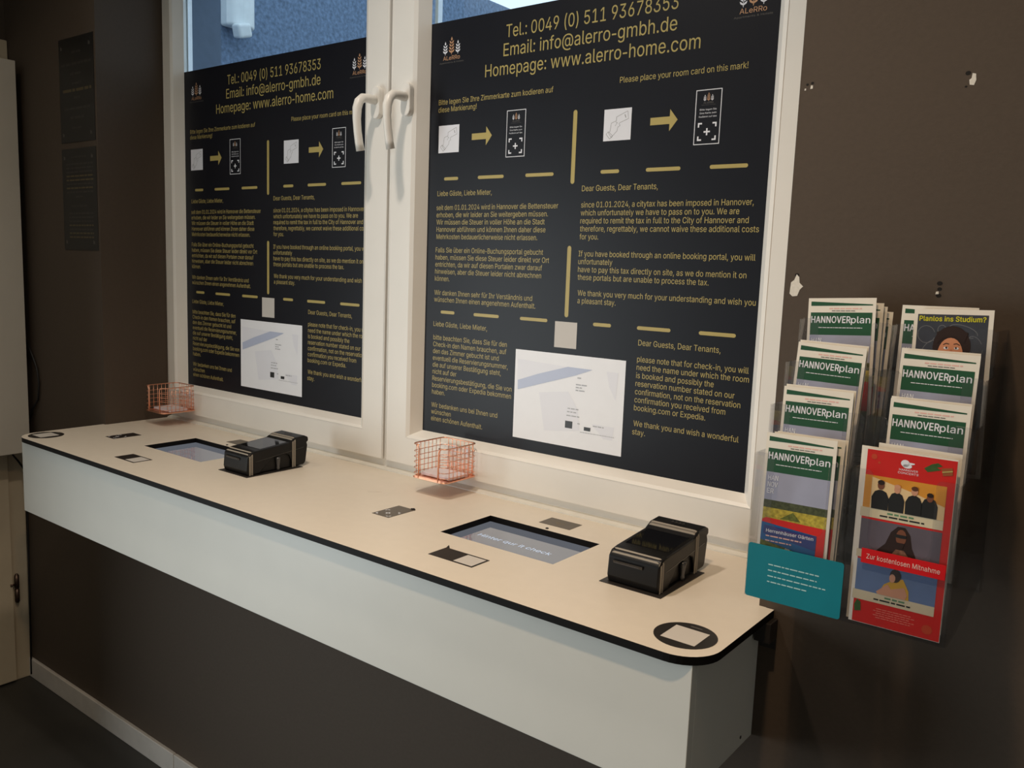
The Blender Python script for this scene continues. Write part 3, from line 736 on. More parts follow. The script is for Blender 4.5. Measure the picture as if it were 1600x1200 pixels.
# poster text: (line, left u, right u, baseline z, cap height), metres from the poster's left edge
LINES=[
('Tel.: 0049 (0) 511 93678353',0.2116,0.6117,0.9810,0.0258),
('Email: info@alerro-gmbh.de',0.2060,0.6117,0.9435,0.0258),
('Homepage: www.alerro-home.com',0.1571,0.6605,0.9056,0.0258),
('Bitte legen Sie Ihre Zimmerkarte zum kodieren auf',0.0238,0.3392,0.8583,0.0111),
('diese Markierung!',0.0231,0.1358,0.8420,0.0111),
('Please place your room card on this mark!',0.4960,0.7545,0.8610,0.0111),
('Liebe Gäste, Liebe Mieter,',0.0265,0.1864,0.6571,0.0111),
('seit dem 01.01.2024 wird in Hannover die Bettensteuer',0.0246,0.3637,0.6256,0.0111),
('erhoben, die wir leider an Sie weitergeben müssen.',0.0251,0.3389,0.6093,0.0111),
('Wir müssen die Steuer in voller Höhe an die Stadt',0.0256,0.3313,0.5930,0.0111),
('Hannover abführen und können Ihnen daher diese',0.0261,0.3341,0.5767,0.0111),
('Mehrkosten bedauerlicherweise nicht erlassen.',0.0266,0.3139,0.5603,0.0111),
('Falls Sie über ein Online-Buchungsportal gebucht',0.0252,0.3304,0.5300,0.0111),
('haben, müssen Sie diese Steuer leider direkt vor Ort',0.0251,0.3467,0.5137,0.0111),
('entrichten, da wir auf diesen Portalen zwar darauf',0.0250,0.3296,0.4975,0.0111),
('hinweisen, aber die Steuer leider nicht abrechnen',0.0249,0.3279,0.4813,0.0111),
('können.',0.0248,0.0699,0.4650,0.0111),
('Wir danken Ihnen sehr für Ihr Verständnis und',0.0243,0.3068,0.4326,0.0111),
('wünschen Ihnen einen angenehmen Aufenthalt.',0.0242,0.3161,0.4169,0.0111),
('Liebe Gäste, Liebe Mieter,',0.0240,0.1858,0.3601,0.0111),
('bitte beachten Sie, dass Sie für den',0.0245,0.2432,0.3287,0.0111),
('Check-in den Namen brauchen, auf',0.0245,0.2424,0.3127,0.0111),
('den das Zimmer gebucht ist und',0.0245,0.2220,0.2966,0.0111),
('eventuell die Reservierungsnummer,',0.0245,0.2479,0.2805,0.0111),
('die auf unserer Bestätigung steht,',0.0245,0.2294,0.2645,0.0111),
('nicht auf der',0.0245,0.0994,0.2484,0.0111),
('Reservierungsbestätigung, die Sie von',0.0244,0.2607,0.2323,0.0111),
('booking.com oder Expedia bekommen',0.0244,0.2598,0.2163,0.0111),
('haben.',0.0244,0.0652,0.2002,0.0111),
('Wir bedanken uns bei Ihnen und',0.0234,0.2233,0.1690,0.0111),
('wünschen',0.0235,0.0851,0.1528,0.0111),
('einen schönen Aufenthalt.',0.0236,0.1809,0.1367,0.0111),
('Dear Guests, Dear Tenants,',0.4201,0.5912,0.6584,0.0111),
('since 01.01.2024, a citytax has been imposed in Hannover,',0.4201,0.7827,0.6262,0.0111),
('which unfortunately we have to pass on to you. We are',0.4200,0.7570,0.6104,0.0111),
('required to remit the tax in full to the City of Hannover and',0.4200,0.7757,0.5946,0.0111),
('therefore, regrettably, we cannot waive these additional costs',0.4200,0.7958,0.5788,0.0111),
('for you.',0.4199,0.4642,0.5630,0.0111),
('If you have booked through an online booking portal, you will',0.4194,0.7931,0.5291,0.0111),
('unfortunately',0.4195,0.5000,0.5133,0.0111),
('have to pay this tax directly on site, as we do mention it on',0.4197,0.7788,0.4975,0.0111),
('these portals but are unable to process the tax.',0.4198,0.7073,0.4818,0.0111),
('We thank you very much for your understanding and wish you',0.4216,0.7999,0.4499,0.0111),
('a pleasant stay.',0.4219,0.5122,0.4342,0.0111),
('Dear Guests, Dear Tenants,',0.5683,0.7398,0.3599,0.0111),
('please note that for check-in, you will',0.5678,0.7961,0.3277,0.0111),
('need the name under which the room',0.5677,0.7979,0.3117,0.0111),
('is booked and possibly the',0.5675,0.7310,0.2957,0.0111),
('reservation number stated on our',0.5673,0.7729,0.2797,0.0111),
('confirmation, not on the reservation',0.5671,0.7852,0.2636,0.0111),
('confirmation you received from',0.5669,0.7573,0.2476,0.0111),
('booking.com or Expedia.',0.5668,0.7189,0.2316,0.0111),
('We thank you and wish a wonderful',0.5677,0.7866,0.2002,0.0111),
('stay.',0.5659,0.5946,0.1832,0.0111),
]
# ------------------------------------------------------------------ window posters
PW, PZ0, PZ1 = 0.816, 0.1055, 1.0368


def ear(p, cu, v0, v1, w, mi, rows):
    hh = (v1 - v0) / (rows + 1.3)
    p.poly([(cu - w * .04, v0 - hh * .5), (cu + w * .04, v0 - hh * .5), (cu + w * .04, v0 + hh), (cu - w * .04, v0 + hh)], mi)
    for k in range(rows):
        v = v0 + k * hh
        ww = w * (1.0 - 0.08 * k)
        for s in (-1, 1):
            p.poly([(cu + s * ww * .05, v), (cu + s * ww * .40, v + hh * .45), (cu + s * ww * .5, v + hh * 1.15), (cu + s * ww * .30, v + hh * .95), (cu + s * ww * .05, v + hh * .55)], mi)
    v = v0 + rows * hh
    p.poly([(cu, v), (cu + w * .16, v + hh * .55), (cu, v + hh * 1.4), (cu - w * .16, v + hh * .55)], mi)


def logo(p, u, v, k, white=0, rose=1, name=1, dim=2):
    """wheat-ear emblem with its name; u, v: left end of the small line, k: scale (1 = size on the poster)."""
    ear(p, u + 0.0345 * k, v + 0.0215 * k, v + 0.0555 * k, 0.0165 * k, rose, 4)
    ear(p, u + 0.0160 * k, v + 0.0210 * k, v + 0.0465 * k, 0.0140 * k, white, 3)
    ear(p, u + 0.0530 * k, v + 0.0210 * k, v + 0.0465 * k, 0.0140 * k, white, 3)
    p.text('ALeRRo', u + 0.0100 * k, u + 0.0595 * k, v + 0.0070 * k, 0.0088 * k, name)
    p.text('Apartments & Hotels', u, u + 0.0705 * k, v, 0.0032 * k, dim)


def make_poster():
    root = MB().box(-0.006, PW + 0.001, 0, 0.0004, 0, PZ1 - PZ0).build('window_poster', M_FILM)
    def V(v): return v - PZ0
    for (i0, i1) in ((0, 3), (3, 5), (5, 6), (6, 7), (7, 12), (12, 17), (17, 19), (19, 20), (20, 29), (29, 32), (32, 33), (33, 38), (38, 42), (42, 44), (44, 45), (45, 52), (52, 54)):
        p = Print()
        for (s, a, b, v, c) in LINES[i0:i1]:
            p.text(s, a, b, V(v), c)
        p.build('heading' if i0 == 0 else 'paragraph', M_GOLD, root)
    for (za, zb) in ((0.6737, 0.8188), (0.4037, 0.5497)):
        p = Print()
        p.pill(V(za), V(zb), 0.3963, 0.0093, vertical=True)
        p.build('gold_bar', M_GOLD, root)
    for v in (0.6949, 0.3938):
        for (a, b) in ((.0455, .0880), (.1453, .2180), (.2762, .3488), (.4622, .5046), (.5634, .6360), (.6944, .7672)):
            p = Print()
            p.pill(a, b, V(v), 0.0070)
            p.build('gold_dash', M_GOLD, root)
    for (u, v) in ((0.0260, 0.7525), (0.4645, 0.7533)):
        p = Print()
        p.rect(u, u + 0.0613, V(v), V(v) + 0.0600)
        card = p.build('card_picture', M_WHITE, root)
        p = Print()
        def L(pts, w=.0007):
            p.line([(u + a * .0613, V(v) + b * .06) for a, b in pts], w, 0, 2)
        L([(.46, .74), (.86, .90), (.90, .66), (.58, .55)]); L([(.46, .74), (.46, .62)]); L([(.76, .80), (.80, .70)], .0016)
        L([(.46, .62), (.28, .56), (.24, .30), (.18, .26), (.30, .10), (.36, .17), (.50, .30), (.52, .42), (.60, .46), (.56, .54)])
        L([(.42, .46), (.50, .56), (.44, .58)]); L([(.10, .22), (.18, .30), (.34, .16), (.24, .06), (.10, .22)])
        p.build('line_drawing', mat('grey_line_print', (150, 150, 152), 0.5), card)
    for (u, v) in ((0.1246, 0.7828), (0.5672, 0.7835)):
        p = Print()
        vv = V(v)
        p.poly([(u, vv - .0068), (u + .0405, vv - .0068), (u + .0405, vv - .0200), (u + .0568, vv), (u + .0405, vv + .0200), (u + .0405, vv + .0068), (u, vv + .0068)])
        p.build('arrow', M_GOLD, root)
    for (u, v) in ((0.2212, 0.7342), (0.6587, 0.7352)):
        p = Print()
        a, b, c_, d_ = u, u + .0505, V(v), V(v) + .0968
        t = .0014
        p.rect(a, b, c_, c_ + t).rect(a, b, d_ - t, d_).rect(a, a + t, c_ + t, d_ - t).rect(b - t, b, c_ + t, d_ - t)
        logo(p, a + .0115, d_ - .0275, 0.39, 0, 1, 2, 2)
        for i, (s, e) in enumerate((('Bitte legen Sie', .0), ('Ihre Karte zum', .0), ('Kodieren auf das', .001))):
            p.text(s, a + .009 - e, b - .009 + e, d_ - .0365 - i * .0062, .0030, 0)
        for (cx, cy, sx, sy) in ((a + .007, d_ - .058, 1, -1), (b - .007, d_ - .058, -1, -1), (a + .007, c_ + .007, 1, 1), (b - .007, c_ + .007, -1, 1)):
            p.rect(min(cx, cx + sx * .008), max(cx, cx + sx * .008), min(cy, cy + sy * .0028), max(cy, cy + sy * .0028))
            p.rect(min(cx, cx + sx * .0028), max(cx, cx + sx * .0028), min(cy + sy * .0028, cy + sy * .008), max(cy + sy * .0028, cy + sy * .008))
        m0, m1 = (a + b) / 2, c_ + .0225
        p.rect(m0 - .0062, m0 + .0062, m1 - .0014, m1 + .0014).rect(m0 - .0014, m0 + .0014, m1 + .0014, m1 + .0062).rect(m0 - .0014, m0 + .0014, m1 - .0062, m1 - .0014)
        p.build('card_target', [M_WHITE, M_ROSE, M_DIMGREY], root)
    p = Print()
    p.rect(0.3688, 0.4240, V(0.3400), V(0.3941))
    p.build('blank_white_square', M_SQUARE, root)
    p = Print()
    p.rect(0.2685, 0.5433, V(0.1336), V(0.3271))
    mp = p.build('map_picture', mat('white_map_print', (244, 246, 252), 0.4, var=0.01), root)
    p = Print()
    def A(pts, mi, ly): p.poly([(a, V(b)) for a, b in pts], mi, ly)
    A([(.2755, .3065), (.2755, .2405), (.4061, .3000), (.4061, .3010)], 3, 2)
    A([(.2775, .2605), (.2780, .2400), (.4275, .2862), (.4666, .3010), (.4061, .3016), (.3300, .2790)], 0, 3)
    A([(.335, .240), (.410, .250), (.435, .215), (.442, .172), (.352, .160)], 3, 2)
    A([(.500, .3010), (.528, .3010), (.524, .245), (.508, .270)], 3, 2)
    A([(.470, .190), (.524, .190), (.521, .163), (.500, .163)], 3, 2)
    A([(.4055, .1885), (.4240, .1885), (.4235, .1735), (.4055, .1735)], 1, 3)
    A([(.4525, .1815), (.4685, .1815), (.4680, .1740), (.4525, .1740)], 1, 3)
    for i, (a, b, v) in enumerate(((.410, .437, .2140), (.409, .432, .2070), (.408, .440, .1990), (.428, .455, .2660), (.428, .447, .2600), (.428, .450, .2540), (.431, .441, .2800), (.474, .500, .1850), (.436, .442, .1850))):
        p.words(a, b, V(v), .0022, 2, 3, i + 3)
    p.words(.4437, .5254, V(.1690), .0010, 2, 3, 5)
    p.build('map_details', [mat('pale_blue_print', (188, 198, 224), 0.4, var=0.01), mat('black_print', (34, 34, 36), 0.4), mat('grey_map_print', (176, 178, 184), 0.4), mat('faint_lilac_print', (236, 238, 247), 0.4, var=0.005)], mp)
    for u in (0.0235, 0.7215):
        p = Print()
        logo(p, u, V(0.9465), 1.0)
        p.build('wheat_emblem', [M_WHITE, M_ROSE, M_DIMGREY], root)
    return root


poster = make_poster()
poster.location = (-0.8535, YG - 0.0002, PZ0)
setp(poster, 'large black info poster with gold text on the pane beside the brochure rack', 'poster', 'info posters on the window panes')
poster2 = copy_tree(poster)
poster2.location = (-1.8505, YG - 0.0002, PZ0)
setp(poster2, 'black info poster with gold text on the farther pane, partly behind the sash', 'poster', 'info posters on the window panes')

# ------------------------------------------------------------------ two dark sheets on the wall past the niche


def sheet(z0, seed, label, rows):
    root = MB().box(0, 0.2035, -0.0012, -0.0002, 0, 0.2925).build('notice_sheet', mat('black_notice_paper', (24, 23, 23), 0.45))
    root.location = (-2.1315, 0, z0)
    setp(root, label, 'notice', 'dark notices on the wall left of the window')
    for (a, b) in ((.016, .262), (.180, .262), (.016, .018), (.180, .018)):
        p = Print()
        p.rect(a - .004, a - .0005, b, b + .010).rect(a + .0010, a + .0045, b, b + .008)
        p.build('corner_emblem', M_DIMGREY, root, (0, -0.0012, 0))
    for i, (a, b, v, h, g) in enumerate(rows):
        p = Print()
        p.words(a, b, v, h, 0, 1, seed + i)
        p.build('text_line', mat('faint_gold_print', (84, 74, 50), 0.5) if g else mat('faint_grey_print', (54, 51, 48), 0.5), root, (0, -0.0012, 0))


sheet(0.8165, 11, 'upper black notice with one gold line, at the edge of the window niche',
      [(.075, .130, .248, .006, 0), (.012, .190, .216, .006, 0), (.065, .140, .188, .007, 0), (.075, .130, .162, .005, 0), (.020, .188, .142, .008, 1), (.085, .120, .122, .006, 0),
       (.025, .180, .092, .006, 0), (.060, .140, .066, .007, 0), (.070, .130, .038, .005, 0)])
sheet(0.5065, 31, 'lower black notice with many lines of small print, at the edge of the window niche',
      [(.055, .150, .266, .004, 0)] + [(.025, .185, .246 - .0115 * i, .0045, 1 if i in (3, 4, 6) else 0) for i in range(8)] + [(.08, .12, .152, .005, 0), (.05, .15, .126, .004, 0)] +
      [(.035, .180, .104 - .0115 * i, .0045, 1 if i in (3, 5, 6) else 0) for i in range(7)])

# ------------------------------------------------------------------ wall cabinet and its cable at the left edge
cb = empty('wall_cabinet', (-2.36, -0.32, -0.152))
setp(cb, 'pale grey wall cabinet hanging in front of the cream door', 'cabinet')
MB().box(-0.092, -0.004, -0.33, 0.296, 0.0, 1.228).build('body', M_CAB, cb, bevel=0.008, seg=3)
MB().box(-0.004, 0.0, -0.328, 0.294, 0.002, 1.226).build('front_door', M_CAB, cb, bevel=0.0015)
cc = MB()
cc.tube([(-2.40, -0.010, 0.21), (-2.365, -0.007, 0.165), (-2.338, -0.006, 0.126), (-2.326, -0.006, 0.078), (-2.337, -0.006, 0.024), (-2.377, -0.009, -0.015), (-2.41, -0.012, -0.07),
         (-2.425, -0.03, -0.13), (-2.432, -0.052, -0.166), (-2.434, -0.034, -0.192), (-2.436, -0.016, -0.222), (-2.44, -0.008, -0.30), (-2.45, -0.008, -0.60), (-2.452, -0.012, -0.95)], 0.0032, 8)
co = cc.build('power_cable', M_GASKET, smooth=True)
setp(co, 'black cable looping behind the wall cabinet in the dark corner', 'cable')

# ------------------------------------------------------------------ tablets under the cutouts
M_SCREEN = mat('tablet_glass', (10, 10, 12), 0.035, spec=0.5, var=0.02)
M_SCREEN.node_tree.nodes['Principled BSDF'].inputs['IOR'].default_value = 2.6
M_SCREEN.node_tree.nodes['Principled BSDF'].inputs['Emission Color'].default_value = (0.8, 0.86, 1.0, 1)
M_SCREEN.node_tree.nodes['Principled BSDF'].inputs['Emission Strength'].default_value = 0.13
M_LIT = mat('lit_screen_text', (190, 205, 225), 0.3, emit=(170, 195, 225), estr=0.55)
for k, (a, b) in enumerate(HOLES):
    t = empty('tablet', ((a + b) / 2, (HY0 + HY1) / 2, -0.0230))
    setp(t, ('built-in tablet screen between the copper basket and the large terminal', 'built-in tablet screen beside the farther terminal')[k], 'tablet', 'tablets set into the counter')
    hw, hh = (b - a) / 2, (HY1 - HY0) / 2
    MB().box(-hw - .008, hw + .008, -hh - .008, hh + .008, 0.0, 0.0096).build('housing', M_BLACK, t, bevel=0.002)
    MB().box(-hw - .002, hw + .002, -hh - .002, hh + .002, 0.0096, 0.0104).build('screen', M_SCREEN, t)
    if k == 0:
        p = Print()
        p.text('Hinter qur it check', -0.092, 0.078, -0.012, 0.0135, 0, 1)
        p.build('lettering', M_LIT, t, (0, 0, 0.0104), plane='top')

# ------------------------------------------------------------------ payment terminals on black plates
M_STRAP = bpy.data.materials.new('woven_strap')
M_STRAP.use_nodes = True
nt = M_STRAP.node_tree
bs = nt.nodes['Principled BSDF']
bs.inputs['Roughness'].default_value = 0.6
tc = nt.nodes.new('ShaderNodeTexCoord')
sx = nt.nodes.new('ShaderNodeSeparateXYZ')
nt.links.new(tc.outputs['UV'], sx.inputs[0])


def mth(op, a, b=None):
    n = nt.nodes.new('ShaderNodeMath')
    n.operation = op
    for i, q in enumerate((a, b)):
        if q is None:
            continue
        if isinstance(q, (int, float)):
            n.inputs[i].default_value = q
        else:
            nt.links.new(q, n.inputs[i])
    return n.outputs[0]


mid = mth('LESS_THAN', mth('ABSOLUTE', mth('SUBTRACT', sx.outputs[0], 0.0047)), 0.0019)      # stitched middle of the band
tick = mth('LESS_THAN', mth('FRACT', mth('DIVIDE', sx.outputs[1], 0.0027)), 0.55)
mxs = nt.nodes.new('ShaderNodeMix')
mxs.data_type = 'RGBA'
nt.links.new(mth('MULTIPLY', mid, tick), mxs.inputs[0])
mxs.inputs[6].default_value = srgb(150, 142, 130)
mxs.inputs[7].default_value = srgb(36, 33, 30)
nt.links.new(mxs.outputs[2], bs.inputs['Base Color'])

TW = 0.0465
PROF = [(-0.0725, 0.0), (-0.0765, 0.012), (-0.0735, 0.044), (-0.066, 0.0525), (-0.050, 0.0555), (0.044, 0.0635), (0.052, 0.0675), (0.062, 0.0725), (0.090, 0.0745),
        (0.1005, 0.070), (0.1015, 0.060), (0.0965, 0.0575), (0.0990, 0.050), (0.0935, 0.010), (0.088, 0.0035), (0.056, 0.0015), (0.050, 0.020), (0.044, 0.032),
        (0.030, 0.0375), (0.004, 0.0360), (-0.014, 0.028), (-0.030, 0.012), (-0.040, 0.0015), (-0.055, 0.0)]


def ztop(y):
    pts = [(-0.0735, 0.044), (-0.066, 0.0525), (-0.050, 0.0555), (0.044, 0.0635), (0.052, 0.0675), (0.062, 0.0725), (0.090, 0.0745), (0.1005, 0.070)]
    for (a, b) in zip(pts[:-1], pts[1:]):
        if a[0] <= y <= b[0]:
            return a[1] + (b[1] - a[1]) * (y - a[0]) / (b[0] - a[0])
    return 0.05


def strap(y0, y1, zbot):
    """band over the terminal; uv runs along its length so the weave follows it."""
    m = MB()
    t = 0.0012
    z0, z1 = ztop(y0), ztop(y1)
    def sec(z, o):
        w_ = TW + o
        pts = [(w_, zbot)] + [(w_ - .009 + .009 * math.cos(a), z + o - .009 + .009 * math.sin(a)) for a in [math.pi / 2 * i / 5 for i in range(6)]]
        return pts + [(-x, zz) for x, zz in pts[::-1]]
    A0, A1, B0, B1 = sec(z0, t), sec(z1, t), sec(z0, -.0005), sec(z1, -.0005)
    n = len(A0)
    vs = [(x, y0, z) for x, z in A0] + [(x, y1, z) for x, z in A1] + [(x, y0, z) for x, z in B0] + [(x, y1, z) for x, z in B1]
    fs = []
    for i in range(n - 1):
        fs += [(i, i + 1, n + i + 1, n + i)[::-1], (i, i + 1, 2 * n + i + 1, 2 * n + i), (n + i, n + i + 1, 3 * n + i + 1, 3 * n + i)[::-1]]
    m.add(vs, fs)
    return m, A0, n


def strap_uv(o, A0, n, y0, y1):
    me = o.data
    uv = me.uv_layers.new(name='weave')
    ln = [0.0]
    for i in range(1, n):
        ln.append(ln[-1] + math.dist(A0[i], A0[i - 1]))
    for poly in me.polygons:
        for li in poly.loop_indices:
            vi = me.loops[li].vertex_index
            side = (vi // n) % 2
            uv.data[li].uv = ((y1 - y0) * side, ln[vi % n])


def make_terminal():
    t = empty('card_terminal')
    MB().prism(PROF, -TW, TW, 'x').build('body', M_BLACK, t, bevel=0.0045, seg=3)
    s = MB()
    s.add([(-.0385, -.034, ztop(-.034) + .0006), (.0385, -.034, ztop(-.034) + .0006), (.0385, .0425, ztop(.0425) + .0006), (-.0385, .0425, ztop(.0425) + .0006),
           (-.0385, -.034, ztop(-.034) - .002), (.0385, -.034, ztop(-.034) - .002), (.0385, .0425, ztop(.0425) - .002), (-.0385, .0425, ztop(.0425) - .002)],
          [(0, 1, 2, 3), (0, 4, 5, 1), (1, 5, 6, 2), (2, 6, 7, 3), (3, 7, 4, 0), (7, 6, 5, 4)])
    s.build('display', M_GLOSS, t)
    MB().box(-.0415, .0415, -.045, .060, .003, .045).build('core', M_BLACK, t)
    MB().box(-.036, .018, -.0768, -.0745, .0335, .0395).build('card_slot', M_GLOSS, t, bevel=0.0012)
    MB().box(-.034, .012, -.0772, -.0766, .0345, .0360).build('slot_lip', mat('grey_slot_lip', (62, 61, 64), 0.3), t)
    MB().box(-.040, .040, .0640, .0645, .0715, .0735).build('lid_seam', M_GASKET, t)
    for i, u in enumerate((-.010, -.003, .004, .011)):
        MB().tube([(u - .0025, .0735, .0741), (u + .0008, .0770, .0743), (u - .0022, .0805, .0746)], 0.0005, 5).build('contactless_mark', M_DIMGREY, t)
    g = MB()
    g.add([(TW - .0006, -.052, .030), (TW + .0004, -.052, .030), (TW + .0004, .086, .046), (TW - .0006, .086, .046), (TW - .0006, -.052, .0312), (TW + .0004, -.052, .0312), (TW + .0004, .086, .0472), (TW - .0006, .086, .0472)],
          [(0, 3, 2, 1), (4, 5, 6, 7), (0, 1, 5, 4), (1, 2, 6, 5), (2, 3, 7, 6), (3, 0, 4, 7)])
    g.build('side_groove', M_GLOSS, t)
    for (y0, y1, zb) in ((-.0700, -.0606, .0005), (.0520, .0614, .0015)):
        m, A0, n = strap(y0, y1, zb)
        o = m.build('strap', M_STRAP, t)
        strap_uv(o, A0, n, y0, y1)
    MB().lathe([(.0035, .0002), (.0045, .006), (.0035, .010), (.0055, .026), (.006, .032)], (0.0445, 0.012, 0), 16).build('mount_post', mat('grey_metal_post', (90, 90, 92), 0.3, 0.5), t, smooth=True)
    return t


PLATES = [(-0.1568, -0.0446, -0.0832, 0.0735), (-1.2190, -1.1070, -0.0850, 0.0755)]
term = make_terminal()
TERMS = [term, copy_tree(term)]
for k, (t, (a, b, c_, d_)) in enumerate(zip(TERMS, PLATES)):
    t.location = ((-0.1007, -1.1610)[k], (0.0, -0.003)[k], 0.0012)
    setp(t, ('black card payment terminal with two straps beside the brochure rack', 'black card payment terminal with two straps, the one farther from the rack')[k], 'card terminal', 'payment terminals on the counter')
    pl = MB().box(-(b - a) / 2, (b - a) / 2, -(d_ - c_) / 2, (d_ - c_) / 2, 0, 0.001).build('mounting_plate', M_PLATE, None, ((a + b) / 2, (c_ + d_) / 2, 0.0001))
    setp(pl, ('thin black plate under the terminal beside the brochure rack', 'thin black plate under the farther terminal')[k], 'plate', 'plates under the terminals')

# ------------------------------------------------------------------ stickers on the counter


def sticker(name, x0, x1, y0, y1, m, label, cat, group):
    o = MB().box(-(x1 - x0) / 2, (x1 - x0) / 2, -(y1 - y0) / 2, (y1 - y0) / 2, 0, 0.0005).build(name, m, None, ((x0 + x1) / 2, (y0 + y1) / 2, 0.0001))
    return setp(o, label, cat, group)


def flat(name, p, m, parent):
    return p.build(name, m, parent, (0, 0, 0.0005), plane='top')


for k, (x0, x1, y0, y1) in enumerate(((-.4480, -.3480, -.1790, -.1310), (-1.5040, -1.4140, -.1890, -.1400))):
    o = sticker('code_sticker', x0, x1, y0, y1, M_STICK, ('black sticker with a white square in front of the nearer tablet', 'black sticker with a white square in front of the farther tablet')[k], 'sticker', 'black stickers in front of the tablets')
    hw, hh = (x1 - x0) / 2, (y1 - y0) / 2
    flat('blank_white_square', Print().rect(hw - .0450, hw - .0035, -hh + .0035, hh - .0045), M_SQUARE, o)
o = MB()
o.add([(-.4482, -.1310, .0006), (-.4400, -.1310, .0006), (-.4478, -.1245, .0035)], [(0, 1, 2)])
cs = [q for q in bpy.data.objects if q.name == 'code_sticker'][0]
o.v = [(a - cs.location.x, b - cs.location.y, c) for a, b, c in o.v]
o.build('peeling_corner', M_STICK, cs)

for k, (x0, x1, y0, y1) in enumerate(((-.7000, -.6525, -.0765, .0000), (-1.7530, -1.7085, -.0845, -.0050))):
    o = sticker('room_card_sticker', x0, x1, y0, y1, (M_GREYSTICK, M_STICK)[k], ('grey brown card sticker with white marks near the copper basket', 'dark card sticker with white marks near the far end of the counter')[k], 'sticker', 'card position stickers')
    hw, hh = (x1 - x0) / 2, (y1 - y0) / 2
    p = Print()
    for (sx, sy) in ((-1, 0), (1, 0), (-1, 1), (1, 1)):
        cx, cy = sx * (hw - .004), -hh + .004 + sy * .034
        p.rect(min(cx, cx - sx * .008), max(cx, cx - sx * .008), cy, cy + .0026)
        p.rect(min(cx, cx - sx * .0026), max(cx, cx - sx * .0026), cy - (.0055 if sy else 0), cy + (.0026 if sy else .008))
    p.rect(-.006, .006, -hh + .0205, -hh + .0235).rect(-.0015, .0015, -hh + .016, -hh + .028)
    flat('white_marks', p, M_WHITE, o)
    if k == 0:
        MB().tube([(hw - .010, hh - .002, .0012), (hw - .003, hh - .0005, .0025), (hw + .001, hh - .003, .0016)], 0.0016, 6).build('curled_corner', M_STICK, o)

for k, (x0, x1) in enumerate(((-.4205, -.3470), (-1.4800, -1.4060))):
    o = sticker('label_plate', x0, x1, .1125, .1575, M_GREYSTICK, ('small dark label with a gold mark behind the nearer tablet', 'small dark label behind the farther tablet, partly hidden by the terminal')[k], 'label', 'labels behind the tablets')
    flat('gold_mark', Print().words(-.010, .010, -.002, .0022, 0, 1, 4).words(-.006, .006, -.007, .0018, 0, 1, 9), M_DULLGOLD, o)
    dx = (x0 + x1) / 2
    o = MB().lathe([(.0032, 0), (.0032, .0012), (.002, .0018)], (0, 0, 0), 12).build('cable_plug', M_GASKET, None, (((-.3843, -1.4430)[k]), .0900, .0001))
    setp(o, ('tiny black plug in the counter at the nearer tablet', 'tiny black plug in the counter at the farther tablet')[k], 'plug', 'plugs behind the tablets')

for k, (cx, cy) in enumerate(((.0460, -.1800), (-1.8725, -.1880))):
    r = (.0445, .0440)[k]
    o = MB().lathe([(r, 0), (r, .0005)], (0, 0, 0), 40).build('round_sticker', M_STICK, None, (cx, cy, .0001))
    setp(o, ('round black sticker with a white square by the rounded counter corner near the rack', 'round black sticker with a white square at the far end of the counter')[k], 'sticker', 'round stickers at the counter corners')
    flat('blank_white_square', Print().rect(-.026, .026, -.026, .024), M_SQUARE, o)
    flat('small_lettering', Print().words(-.008, .010, .0315, .003, 0, 1, 2), M_DIMGREY, o)

# ------------------------------------------------------------------ copper wire baskets on the window sash
BW, BD, BH = 0.098, 0.1045, 0.0755


def rr_path(x0, x1, y0, y1, r, a, b, z):
    """open path round three sides: from the front post at x=a round the left, back and right to the front post at x=b."""
    pts = [(a, y0, z)]
    for (cx, cy, s) in ((x0 + r, y0 + r, 270), (x0 + r, y1 - r, 180), (x1 - r, y1 - r, 90), (x1 - r, y0 + r, 0)):
        for i in range(5):
            t = math.radians(s - 90 * i / 4)
            pts.append((cx + r * math.cos(t), cy + r * math.sin(t), z))
    pts.append((b, y0, z))
    return pts


def make_basket():
    b = empty('wire_basket')
    fa, fb_ = 0.021, BW - 0.019
    MB().tube(rr_path(0, BW, 0, BD, .012, fa, fb_, BH), .0014, 8).build('rim', M_COPPER, b, smooth=True)
    base = rr_path(0, BW, 0, BD, .012, fa, fb_, 0.0016)
    MB().tube(base, .0018, 8, closed=True).build('base_frame', M_COPPER, b, smooth=True)
    for i in range(5):
        MB().tube(rr_path(0, BW, 0, BD, .012, fa, fb_, .0105 + i * .0122), .00075, 6).build('wire', M_COPPER, b, smooth=True)
    for x in (fa, fb_):
        s = -1 if x == fa else 1
        MB().tube([(x, -.0004, .001), (x, -.0004, BH - .010), (x + s * .002, -.0004, BH - .004), (x + s * .007, -.0004, BH - .0002)], .0018, 8).build('front_post', M_COPPER, b, smooth=True)
    ups = [(0, y) for y in [.014 + .0128 * i for i in range(7)]] + [(BW, y) for y in [.014 + .0128 * i for i in range(7)]] + [(x, BD) for x in [.013 + .012 * i for i in range(7)]]
    vert = None
    for (x, y) in ups:
        if vert is None:
            vert = MB().tube([(0, 0, .001), (0, 0, BH)], .00075, 6).build('wire', M_COPPER, b, smooth=True)
            vert.location = (x, y, 0)
        else:
            v2 = vert.copy(); COL.objects.link(v2); v2.parent = b; v2.location = (x, y, 0)
    MB().box(.002, BW - .002, .001, BD - .001, .0004, .0016).build('base_plate', M_COPPER, b)
    MB().box(.010, BW - .010, -.0014, -.0004, .0004, .0062).build('front_lip', M_COPPER, b)
    for x in (.03, .068):
        MB().box(x - .008, x + .008, BD + .0004, BD + .0022, .040, .062).build('adhesive_pad', M_WHITE, b)
    return b


